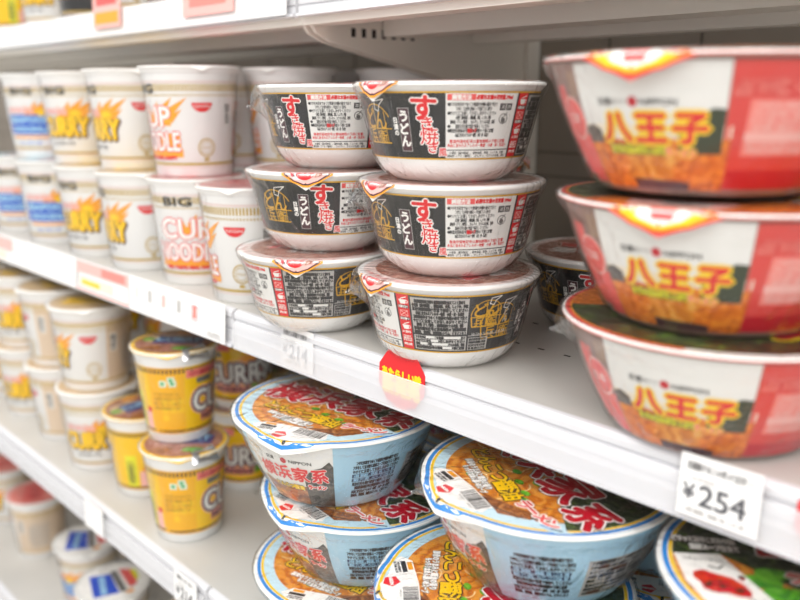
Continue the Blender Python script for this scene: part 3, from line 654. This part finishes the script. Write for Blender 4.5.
spicy = dict(blue); spicy['lid_print'] = art_spicy_lid(RB).build('spicy_lid_print', lid_fn(RB, HB-.0014, .0085), .003, .003)
onion = proto_bowl('onion', TB, lipB, RB, HB, 'brown_cup', art_white_panel(), art_onion_lid(RB), 5, .012, .0785, 'white', 'salmon', .30)
def proto_cup(nm, kind, h, R, rb, lid_kind, bm='cup_foam', tab_w=.2, edge='white', tl=.0035):
    T_ = cup_tab(h, R, rb)
    return {'cup_body': body_mesh(nm+'_body', T_, cup_lip(h, R), bm), 'printed_sleeve': art_tall(kind, h, R, rb).build(nm+'_sleeve', side_fn(T_, (R+rb)/2), .005, .05),
            'lid': lid_mesh(nm+'_lid', R+.0004, h-.0008, 'white', tl, tab_w, edge), 'lid_print': art_tall_lid(R, lid_kind).build(nm+'_lid_print', lid_fn(R, h-.0008, .008), .01, .01),
            'films': [film_mesh(nm+'_film', T_, R+.0004, h-.0002, 9, 0, 0, .0009, .0004), film_mesh(nm+'_film', T_, R+.0004, h-.0002, 11, 0, .010, .0009, .0005)]}
HC, HY, HW = .1155, .1075, .1115
cup_reg = proto_cup('regular', 'regular', HC, .0536, .0405, 'regular')
cup_cur = proto_cup('curry', 'curry', HC, .0536, .0405, 'curry')
cup_sea = proto_cup('seafood', 'seafood', HC, .0536, .0405, 'seafood')
cup_w = proto_cup('curry_small', 'small', HW, .0525, .0400, 'curry')
cup_wr = proto_cup('regular_small', 'small', HW, .0525, .0400, 'curry')
cup_y = proto_cup('yellow', 'yellow', HY, .0476, .0350, 'yellow', tab_w=.30, edge='body_yellow', tl=.0030)
cup_b = proto_cup('bluelid', 'seafood', HY, .0490, .0370, 'blue')
cup_r = proto_cup('redlid', 'small', HY, .0490, .0370, 'redlid')
foil = None
def foil_mesh():
    vs, fs = [], []; n = 9
    for i in range(n):
        t = i/(n-1); a = (t-.5)*.62
        for j in range(5):
            s_ = j/4; r = .0478+.0035-.016*s_+.0015*math.sin(7*t+3*s_); z = HY-.0085+.0105*math.sin(s_*PI*.75)+.002*math.sin(5*t+j)
            vs.append((r*math.sin(a), -r*math.cos(a), max(z, HY-.0002 if s_ > .5 else z)))
    for i in range(n-1):
        for j in range(4): k = i*5+j; fs.append((k, k+5, k+6, k+1))
    return mesh_from('foil_flap', vs, fs, ['silver_foil'], smooth=True)
foil = foil_mesh()

def tail_mesh(R, h, seed):
    vs, fs = [], []; n, m_ = 10, 7
    for i in range(n):
        s_ = i/(n-1)
        for j in range(m_):
            t = j/(m_-1)-.5; wd = .020*(1-s_)+.0025
            p = Vector((s_*4+seed, t*4, seed)); dn = mn.noise(p*1.7)*.0035*s_+.0012*math.sin(j*2.4)*s_
            r = R-.006+s_*.0155; vs.append(((t*wd*.35)+dn, -(r+.0012*math.sin(j*1.9)*s_), h*.78-s_*.004+t*wd*.9))
    for i in range(n-1):
        for j in range(m_-1): k = i*m_+j; fs.append((k, k+m_, k+m_+1, k+1))
    return mesh_from('wrap_tail', vs, fs, ['film_tail'], smooth=True)
udon['tail'] = tail_mesh(.0705, HA, 1.3); blue['tail'] = onion['tail'] = tail_mesh(.0895, HB, 4.1)
def place(proto, name, x, y, z, rot, label, cat, group, side_rot=None, film=0, film_rot=0, extra=None, lid_rot=0):
    e = bpy.data.objects.new(name, None); C.objects.link(e); e.empty_display_size = .02
    e.location = (x, y, G+z); e.rotation_euler = (0, 0, math.radians(rot)); setp(e, label, cat, group)
    for k, me in proto.items():
        if k in ('films', 'lid_print', 'tail'): continue
        o = link_mesh(k, me, e)
        if k == 'printed_sleeve' and side_rot is not None: o.rotation_euler = (0, 0, math.radians(side_rot-rot))
        if k == 'lid':
            link_mesh('lid_print', proto['lid_print'], o); o.rotation_euler = (0, 0, math.radians(lid_rot))
    if film is not None:
        f = link_mesh('shrink_wrap', proto['films'][film], e); f.rotation_euler = (0, 0, math.radians(film_rot-rot))
        if film == 1 and 'tail' in proto: link_mesh('wrap_tail', proto['tail'], f)
    if extra: link_mesh('foil_flap', extra, e).rotation_euler = (0, 0, math.radians(88-rot))
    return e

# ---------------------------------------------------------------- structure
SEAM = -.655
def struct(o): o['kind'] = 'structure'; return o
o = box_obj('floor', (-4, -3, -.05), (2.5, 1.5, 0), 'floor_tile'); struct(o)
# back panel with vertical seams
vs, fs, mi = [], [], []
box(vs, fs, (-4, .452, 0), (2.2, .47, G+1.0)); mi += [0]*6
x = SEAM
seams = [SEAM+.1125*i for i in range(-26, 24)]
for sx_ in seams:
    box(vs, fs, (sx_-.0012, .4512, .1), (sx_+.0012, .4525, G+1.0)); mi += [1]*6
for zz in (-.52, -.22, .1, .13, .42):
    box(vs, fs, (-4, .4512, G+zz-.0010), (2.2, .4525, G+zz+.0010)); mi += [1]*6
struct(link_mesh('wall_back', mesh_from('wall_back', vs, fs, ['wall_panel', 'panel_seam'], mi)))
for sx_ in (SEAM-.9, SEAM, SEAM+.9):
    vs, fs, mi = [], [], []
    box(vs, fs, (sx_-.014, .425, 0), (sx_+.014, .4505, G+1.0)); mi += [0]*6
    for i in range(40):
        z0 = .15+i*.05; box(vs, fs, (sx_-.006, .4244, z0), (sx_-.002, .4252, z0+.018)); mi += [1]*6
        box(vs, fs, (sx_+.002, .4244, z0), (sx_+.006, .4252, z0+.018)); mi += [1]*6
    u = link_mesh('shelf_upright', mesh_from('shelf_upright', vs, fs, ['under_paint', 'slot_dark'], mi))
    pos = {SEAM-.9: 'far left upright post of the shelving, behind the white cups', SEAM: 'upright post of the shelving behind the middle bowl stacks', SEAM+.9: 'right upright post of the shelving beyond the large red bowls'}[sx_]
    setp(u, pos, 'shelf post', 'upright posts of the shelving')

# ---------------------------------------------------------------- shelves
def extrude_x(prof, x0, x1, m, name, parent, closed=True):
    n = len(prof); vs = [(x, y, z) for x in (x0, x1) for y, z in prof]; fs = []
    for i in range(n if closed else n-1):
        j = (i+1) % n; fs.append((i, n+i, n+j, j))
    if closed: fs += [tuple(range(n)), tuple(range(2*n-1, n-1, -1))]
    me = mesh_from(name, vs, fs, [m]); 
    bm_ = bmesh.new(); bm_.from_mesh(me); bmesh.ops.recalc_face_normals(bm_, faces=bm_.faces); bm_.to_mesh(me); bm_.free()
    o = link_mesh(name, me, parent); return o
def shelf(x0, x1, y0, z, label, cover=True, holes=True, depth_y=.424, upper=False):
    e = bpy.data.objects.new('store_shelf', None); C.objects.link(e); e.location = (0, 0, G+z); setp(e, label, 'shelf', 'steel shelves of the gondola')
    vs, fs, mi = [], [], []
    box(vs, fs, (x0, y0, -.003), (x1, depth_y, 0)); mi += [0]*6
    box(vs, fs, (x0, y0, -.030), (x1, y0+.002, -.003)); mi += [0]*6
    if holes:
        k = 0
        for hy in (.10, .16, .30, .36):
            xx = x0+.03
            while xx < x1-.02:
                box(vs, fs, (xx, hy, -.0001), (xx+.006, hy+.0022, .00015)); mi += [1]*6; xx += .025
    link_mesh('shelf_board', mesh_from('shelf_board', vs, fs, ['shelf_paint', 'slot_dark'], mi), e)
    g = .0025
    y = y0; RZ = .0075 if upper else 0
    extrude_x([(y, 0), (y-.0035, -.0006), (y-.0060, -.0035), (y-.0062, -.0075), (y-.0040, -.0085), (y-.0050, -.0100), (y-.0050, -.0190), (y-.0030, -.0200), (y-.0050, -.0210), (y-.0050, -.0340+RZ), (y-.0085, -.0352+RZ), (y-.0090, -.0374+RZ), (y-.0040, -.0386+RZ), (y, -.0380+RZ)],
              x0+g, x1-g, 'rail_plastic', 'price_rail', e)
    if upper: extrude_x([(y+.0005, -.030), (y+.0005, -.0375), (y+.026, -.0375), (y+.026, -.0355), (y+.0025, -.0355), (y+.0025, -.030)], x0+.0005, x1-.0005, 'under_paint', 'steel_lip', e)
    if cover:
        c = extrude_x([(y-.0078, -.0098), (y-.0084, -.0104), (y-.0104, -.0220), (y-.0100, -.0352), (y-.0094, -.0352), (y-.0098, -.0220), (y-.0078, -.0106)], x0+g+.001, x1-g-.001, 'frosted_cover', 'clear_cover', e)
    # stiffening channels below
    extrude_x([(.185, -.003), (.185, -.044), (.225, -.044), (.225, -.003)], x0+.01, x1-.01, 'under_paint', 'stiffener', e)
    extrude_x([(.325, -.003), (.325, -.045), (.350, -.045), (.350, -.003)], x0+.01, x1-.01, 'under_paint', 'stiffener', e)
    for bx in (x0+.004, x1-.008):
        pr = [(y0+.004, -.003), (y0+.004, -.034), (y0+.012, -.044), (y0+.03, -.052), (y0+.2, -.086), (y0+.29, -.096), (.4245, -.098), (.4245, -.003)]
        n = len(pr); V = [(xx, a, b) for xx in (bx, bx+.004) for a, b in pr]; Fc = [tuple(range(n)), tuple(range(2*n-1, n-1, -1))]+[(i, n+i, n+(i+1) % n, (i+1) % n) for i in range(n)]
        mI = [0]*len(Fc)
        for i in range(7):
            yy = y0+.056+i*.014; b = len(V); box(V, Fc, (bx-.0003, yy, -.046), (bx+.0043, yy+.0055, -.0375)); mI += [1]*6
        link_mesh('shelf_bracket', mesh_from('shelf_bracket', V, Fc, ['under_paint', 'slot_dark'], mI), e)
    return e
X0, X1, X2 = -2.45, SEAM, SEAM+.9
shelf(X1, X2, 0, 0, 'middle shelf on the right carrying black-banded and red bowls')
shelf(X0, X1, 0, 0, 'middle shelf on the left carrying tall white noodle cups', cover=False)
shelf(X1, X2, .0870, .3026, 'upper shelf on the right with bare underside above the bowls', cover=False, upper=True)
shelf(X0, X1, .0870, .3026, 'upper shelf on the left with a white ticket strip', cover=False, upper=True)
shelf(X1, X2, -.0472, -.2802, 'lower shelf on the right carrying light blue bowls')
shelf(X0, X1, -.0472, -.2802, 'lower shelf on the left carrying yellow cups')
shelf(X0, X1, -.0600, -.5680, 'bottom shelf on the left carrying cups with red and blue lids', cover=False)
shelf(X1, X2, -.0600, -.5680, 'bottom shelf on the right under the blue bowls', cover=False)

# ---------------------------------------------------------------- tickets, tags and stickers
def flat_thing(name, art, wd, ht, x, y, z, lean, label, cat, group=None, yaw=0, base='paper', thick=.0005, roll=0, outline=None):
    """a card in the x-z plane facing -y; art in card coordinates"""
    pts = outline or [(-wd/2, -ht/2), (wd/2, -ht/2), (wd/2, ht/2), (-wd/2, ht/2)]
    n = len(pts); vs = [(a, yy, b) for yy in (0, thick) for a, b in pts]; fs = [tuple(range(n)), tuple(range(2*n-1, n-1, -1))]+[(i, n+i, n+(i+1) % n, (i+1) % n) for i in range(n)]
    o = link_mesh(name, mesh_from(name, vs, fs, [base])); setp(o, label, cat, group)
    o.location = (x, y, G+z); o.rotation_euler = (math.radians(lean), math.radians(roll), math.radians(yaw))
    if art and art.p:
        me = art.build(name+'_print', lambda u, v, k: (u, -.00012-k*.00005, v), 1, 0); link_mesh('print', me, o)
    return o
def price_art(wd, ht, num, line):
    a = Art(); a.text(line, -wd*.05, ht*.34, ht*.14, 'grey', 1, fit=wd*.72, res=1, bold=.0002); a.text('税込', wd*.34, ht*.34, ht*.12, 'pgrey', 1, res=1)
    a.text('本体価格', -wd*.2, ht*.13, ht*.10, 'pgrey', 1, res=1)
    a.text('¥', -wd*.37, -ht*.10, ht*.36, 'tagink', 1, bold=.0002, res=4); a.text(num, wd*.06, -ht*.12, ht*.50, 'tagink', 1, bold=.0003, fit=wd*.58, res=4)
    a.lines(-wd*.42, -ht*.46, wd*.8, ht*.10, 1, 'pgrey', 1, 3); return a
flat_thing('price_tag', price_art(.045, .035, '214', '日清どん兵衛すき焼き'), .046, .036, -.5550, -.0066, -.0165, -3, 'white price tag reading 214 below the middle bowl stacks', 'price tag', 'shelf price tags')
flat_thing('price_tag', price_art(.045, .035, '254', '日清旅するニッポン八王子'), .046, .0365, -.1710, -.0112, -.0140, -3, 'white price tag reading 254 below the large red-panelled bowls', 'price tag', 'shelf price tags')
flat_thing('price_tag', price_art(.040, .035, '214', '日清カレーヌードル'), .044, .036, -.6900, -.0582, -.2980, -3, 'white price tag reading 214 on the lower shelf by the yellow cups', 'price tag', 'shelf price tags')
flat_thing('price_tag', None, .050, .036, -.9050, -.0582, -.2980, -3, 'blurred white ticket in the lower rail below the white curry cups', 'price tag', 'shelf price tags')
def sticker(x, z, y, r, label):
    a = Art(); n = 10
    oc = [(r*1.05*math.cos(PI/n+2*PI*i/n), r*math.sin(PI/n+2*PI*i/n)) for i in range(n)]
    a.text('あたらしい味', 0, r*.10, r*.32, 'yellow', 2, fit=r*1.7, bold=.0006, out='red', ow=.0004)
    a.text('新発売', 0, -r*.28, r*.62, 'yellow', 2, fit=r*1.6, bold=.0011, res=3)
    a.p = [([(px_, py_) for px_, py_ in q], m, k) for q, m, k in a.p]
    flat_thing('new_product_sticker', a, 0, 0, x, y, z, -3, label, 'sticker', 'round new product stickers', base='red', outline=oc)
sticker(-.4235, -.0115, -.0068, .0248, 'round red sticker with yellow lettering under the front black-banded stack')
sticker(-.1080, -.0120, -.0068, .0235, 'round red and yellow sticker at the right edge of the photo')
# ticket strip on the left rails
def strip_art(x0, x1, ht, seed, icons=True):
    a = Art(); return a
def ticket(x0, x1, z0, z1, y, lean, base, art, label, name='ticket_strip'):
    return flat_thing(name, art, x1-x0, z1-z0, (x0+x1)/2, y, (z0+z1)/2, lean, label, 'shelf ticket', 'paper tickets in the left rails', base=base)
a = Art(); W_ = .198
for i, (dx, m) in enumerate(((-.080, 'palegrey'), (-.050, 'pgrey'), (-.020, 'pinkpale'), (.012, 'pgrey'), (.043, 'salmon'))):
    a.rect(dx-.0035, -.004, .007, .013, m, 1); a.text('120g', dx, -.010, .003, 'pgrey', 1, res=1)
a.stroke([(.036, .008), (.050, .008), (.048, -.006), (.038, -.006), (.036, .008)], .0006, 'crimson', 2)
for i in range(3): a.ring(.076+i*.007, -.006+(i % 2)*.006, .0018, .0023, 'pgrey', 1, n=12)
a.lines(.066, -.018, .026, .006, 2, 'pgrey', 1)
ticket(-.862, -.664, -.036, .004, -.0100, -4, 'paper', a, 'white paper ticket with small cup drawings at the left shelf end')
a = Art(); a.rect(-.07, .004, .14, .014, 'pinkpale', 1); a.rect(-.06, -.012, .09, .012, 'sand', 1); a.rect(.0, .006, .06, .010, 'salmon', 2); a.rect(-.055, -.010, .05, .006, 'yellow', 2); a.rect(-.07, -.018, .14, .003, 'pinkpale', 1)
ticket(-1.000, -.865, -.036, .003, -.0095, -4, 'paper', a, 'pink and cream paper ticket beside the ticket of cup drawings')
ticket(-1.165, -1.003, -.036, .005, -.0098, -4, 'paper', strip_art(0, 0, 0, 1), 'long plain white paper ticket below the white curry cups')
a = Art(); a.rect(-.065, -.002, .13, .018, 'pinkpale', 1); a.rect(-.05, -.016, .09, .012, 'sand', 1)
ticket(-1.40, -1.168, -.036, .004, -.0095, -4, 'paper', a, 'pink paper ticket at the far left end of the middle shelf')
ticket(-1.78, -.664, .2745, .3060, .0765, -3, 'paper', None, 'long blank white ticket in the left upper shelf rail')
a = Art(); a.rect(-.028, .004, .056, .012, 'pinkred', 1); a.rect(-.032, -.018, .064, .014, 'orange', 1)
flat_thing('promotion_card', a, .075, .046, -1.035, .0735, .307, -3, 'orange and red promotion card clipped to the left upper shelf', 'card', base='pinkpale')
flat_thing('promotion_card', None, .06, .036, -1.52, .0735, .290, -3, 'small red card at the far left of the upper shelf rail', 'card', base='pinkred')
a = Art(); a.rect(-.036, -.006, .072, .012, 'salmon', 1)
flat_thing('promotion_card', a, .10, .030, -.80, .0740, .299, -3, 'pale pink card in the upper rail left of the shelf seam', 'card', base='pinkpale')

# ---------------------------------------------------------------- middle shelf: udon bowls
UB = 'black-banded udon bowls on the middle shelf'
def ud(x, y, lv, rot, srot, label, film=0, fr=0): place(udon, 'noodle_bowl', x, y, lv*HA, rot, label, 'noodle bowl', UB, srot, film, fr)
ud(-.4204, .0415, 0, -10, -54, 'black-banded white udon bowl at the bottom of the front middle stack', 1, -42)
ud(-.4203, .0445, 1, -10, 25, 'black-banded white udon bowl in the middle of the front middle stack', 1, -42)
ud(-.4197, .0400, 2, -5, 26.7, 'black-banded white udon bowl on top of the front middle stack', 0, 60)
ud(-.5665, .0290, 0, 37, -47, 'black-banded udon bowl at the bottom of the stack left of the front one', 0, 20)
ud(-.5672, .0420, 1, 37, 47, 'black-banded udon bowl in the middle of the stack left of the front one', 0, 20)
ud(-.5660, .0565, 2, 150, 13, 'black-banded udon bowl on top of the stack left of the front one', 1, -34)
ud(-.3765, .2004, 0, 200, 21, 'single udon bowl far back in shade between the middle and right stacks', 1, -5)
ud(-.565, .215, 0, 120, 80, 'udon bowl in the rear row behind the left black-banded stack, lowest', 0, 0)
ud(-.565, .215, 1, 120, 40, 'udon bowl in the rear row behind the left black-banded stack, upper', 0, 0)
# ---------------------------------------------------------------- middle shelf: large onion ramen bowls
OB = 'large red-panelled ramen bowls at the right'
def on(x, y, lv, rot, label, film=0, fr=0, z=0): place(onion, 'noodle_bowl', x, y, lv*HB+z, rot, label, 'noodle bowl', OB, None, film, fr)
place(onion, 'noodle_bowl', -.2086, .0500, 0, 11, 'large red and white ramen bowl at the bottom of the right stack', 'noodle bowl', OB, None, 1, -62, lid_rot=165)
on(-.2115, .0440, 1, 8, 'large red and white ramen bowl in the middle of the right stack', 0, -30)
on(-.2186, .0350, 2, 3, 'large red and white ramen bowl on top of the right stack', 1, 120, .0035)
# ---------------------------------------------------------------- lower shelf: blue ramen bowls
ZL = -.2802
BB = 'light blue pork ramen bowls on the lower shelf'
def bl(x, y, lv, rot, label, film=0, fr=0, p=None): place(p or blue, 'noodle_bowl', x, y, ZL+lv*HB, rot, label, 'noodle bowl', BB, None, film, fr)
bl(-.5050, .0150, 0, 28, 'light blue ramen bowl at the bottom of the left blue stack', 0, 0)
bl(-.5057, .0268, 1, 1, 'light blue ramen bowl in the middle of the left blue stack', 0, 0)
bl(-.5256, .0136, 2, 22, 'light blue ramen bowl on top of the left blue stack', 0, 0)
bl(-.3133, .0200, 0, 5, 'light blue ramen bowl hidden lowest in the middle blue stack', 0, 0)
bl(-.3189, -.0065, 1, -36, 'light blue ramen bowl under the topmost one of the middle blue stack', 1, -60)
bl(-.3133, .0335, 2, -18, 'light blue ramen bowl on top of the middle blue stack', 1, -48)
bl(-.1265, .0385, 0, 40, 'light blue ramen bowl lowest in the right corner stack', 0, 0)
bl(-.1265, .0385, 1, -100, 'light blue ramen bowl under the spicy lid in the right corner stack', 0, 0)
bl(-.1265, .0385, 2, 36, 'blue-rimmed bowl with red chilli heap on its lid at the lower right corner', 0, 0, spicy)
for (x, y, n, nm) in ((-.52, .215, 3, 'left'), (-.325, .235, 3, 'middle')):
    for k in range(n): bl(x, y, k, 30+40*k, 'blue ramen bowl in the rear row behind the %s blue stack, %s' % (nm, ('lowest', 'second', 'topmost')[k]), 0, 0)

# ---------------------------------------------------------------- tall cups
def cup(p, x, y, z, rot, label, group, film=0, fr=0, extra=None, nm='noodle_cup'): return place(p, nm, x, y, z, rot, label, 'noodle cup', group, None, film, fr, extra)
def face(x, y): return math.degrees(math.atan2(-x, y+CD))     # turn that faces the camera
def fc(p, x, y, z, rel, label, group, **k): return cup(p, x, y, z, face(x, y)+rel, label, group, **k)
TW = 'tall white noodle cups on the middle shelf'
d0, d1, d2, d3, d4 = (-.6920, .0460), (-.8050, .0520), (-.9185, .0455), (-1.0379, .0455), (-1.1711, .0455)
fc(cup_reg, *d0, 0, -22, 'white noodle cup with pink lid standing alone beside the udon bowls', TW)
fc(cup_reg, *d1, 0, 57, 'white cup showing BIG and red lettering, second from the udon bowls', TW)
fc(cup_cur, *d2, 0, 4, 'white curry cup in the lower row directly left of the BIG lettering cup', TW)
fc(cup_cur, *d3, 0, 32, 'white curry cup in the lower row with its yellow title facing front', TW)
fc(cup_sea, *d4, 0, 55, 'white seafood cup with blue print, lower row at the far left', TW)
fc(cup_sea, -1.31, .05, 0, 60, 'far seafood cup at the left edge of the photo, lower row', TW)
c0, c1, c2, c3 = (-.8204, .0600), (-.9541, .0580), (-1.0890, .0560), (-1.235, .0600)
fc(cup_reg, *c0, HC, 13, 'white noodle cup with orange burst at the right end of the upper row', TW, film=1, fr=-70)
fc(cup_cur, *c1, HC, 12, 'white curry cup in the upper row next to the orange burst cup', TW, film=1, fr=-60)
fc(cup_cur, *c2, HC, 40, 'white curry cup in the upper row with yellow title facing front', TW, film=0)
fc(cup_sea, *c3, HC, 50, 'white cup with a blue title block in the upper row at the left', TW, film=0)
for k, (x, y) in enumerate(((-.790, .172), (-.910, .175), (-1.03, .175))):
    for lv in (0, 1):
        fc(cup_reg, x, y, lv*HC, -25+15*k, 'rear row white cup behind the %s, %s' % (('burst cup', 'upper curry cup', 'second upper curry cup')[k], ('lower', 'upper')[lv]), TW)
for k, (x, y) in enumerate(((-.727, .290), (-.845, .30))):
    for lv in (0, 1):
        fc(cup_reg, x, y, lv*HC, -60, 'shaded white cup near the back panel %s, %s' % (('behind the left udon stack', 'behind the rear cup row')[k], ('lower', 'upper')[lv]), TW)
# lower shelf, yellow
YG = 'yellow curry noodle cups on the lower shelf'
fc(cup_y, -.7746, -.0017, ZL, -8, 'yellow curry cup under another at the front of the lower shelf', YG, extra=foil)
fc(cup_y, -.8000, .0090, ZL+HY, -10, 'yellow curry cup stacked on top beside the ticket strip end', YG, extra=foil)
fc(cup_y, -.9055, .0156, ZL, 40, 'single yellow cup with bright barcode left of the stacked yellow ones', YG)
fc(cup_y, -.8350, .1160, ZL, -100, 'yellow cup at the bottom of the pair behind the front yellow stack', YG)
fc(cup_y, -.8350, .1160, ZL+HY, -100, 'yellow cup on top of the pair behind the front yellow stack', YG)
fc(cup_y, -.7250, .1250, ZL, -50, 'yellow cup lower rear, between front yellow and blue stacks', YG)
fc(cup_y, -.9300, .2050, ZL, 20, 'yellow cup in the rear behind the single yellow cup', YG)
WG = 'white curry cups on the left of the lower shelf'
W1 = (-1.020, .0110)
fc(cup_wr, *W1, ZL, 48, 'white curry cup at the bottom of the nearest white pair, lower shelf', WG) if False else fc(cup_w, *W1, ZL, 56, 'white curry cup at the bottom of the nearest white pair, lower shelf', WG)
fc(cup_w, W1[0], W1[1], ZL+HW, -8, 'white cup on top of the nearest white pair on the lower shelf', WG)
for k, x in enumerate((-1.150, -1.275, -1.40, -1.53)):
    for lv in (0, 1):
        fc(cup_w if (k+lv) % 3 else cup_wr, x, .020, ZL+lv*HW, (-70, 42, 30, 60)[k], 'white curry cup, %s from the nearest white pair, %s' % (('second', 'third', 'fourth', 'fifth')[k], ('lower', 'upper')[lv]), WG)
for k, x in enumerate((-1.02, -1.15)):
    for lv in (0, 1): fc(cup_w, x, .135, ZL+lv*HW, 40*k, 'rear white cup behind the %s white pair, %s' % (('nearest', 'second')[k], ('lower', 'upper')[lv]), WG)
# bottom shelf
ZB = -.5680; BG = 'noodle cups on the bottom shelf'
fc(cup_b, -1.1495, .0265, ZB, 10, 'cup with blue and pink lid print on the bottom shelf, the farther one', BG)
fc(cup_b, -1.0050, .0000, ZB, 24, 'cup with blue and pink lid print on the bottom shelf, the nearer one', BG).scale = (1.03, 1.03, 1.03)
fc(cup_r, -1.3624, .0309, ZB, -85, 'white cup with red lid on the bottom shelf, right of the red pair', BG)
fc(cup_r, -1.520, .0350, ZB, 20, 'white cup with red lid at the far left of the bottom shelf', BG)
fc(cup_r, -1.420, -.065+.03, ZB, 20, 'red-lidded cup cut by the left edge, bottom shelf front', BG) if False else None
fc(cup_wr, -.8570, .0334, ZB, 60, 'white cup half hidden by the lower rail beside the blue-lidded cup', BG)
fc(cup_wr, -1.250, .1350, ZB, 30, 'beige cup behind the blue-lidded cups on the bottom shelf', BG)
# upper shelf: only the feet of the packs show
ZU = .3026; UG = 'packs standing on the upper shelf'
dark = dict(cup_wr); dark['cup_body'] = body_mesh('dark_body', cup_tab(HW, .0525, .0400), cup_lip(HW, .0525), 'ink')
lc = dict(udon)
for i, (x, p, lab) in enumerate(((-1.08, cup_wr, 'white cup on the upper shelf right of the dark one'), (-1.21, dark, 'dark cup on the upper shelf'), (-1.345, cup_w, 'pale cup on the upper shelf left of the dark one'), (-1.50, cup_y, 'yellow cup at the far left of the upper shelf'), (-.955, dark, 'dark cup nearest the card on the upper shelf'), (-.83, cup_wr, 'white cup on the upper shelf nearest the seam'))):
    fc(p, x, .135, ZU, 20*i, lab, UG)
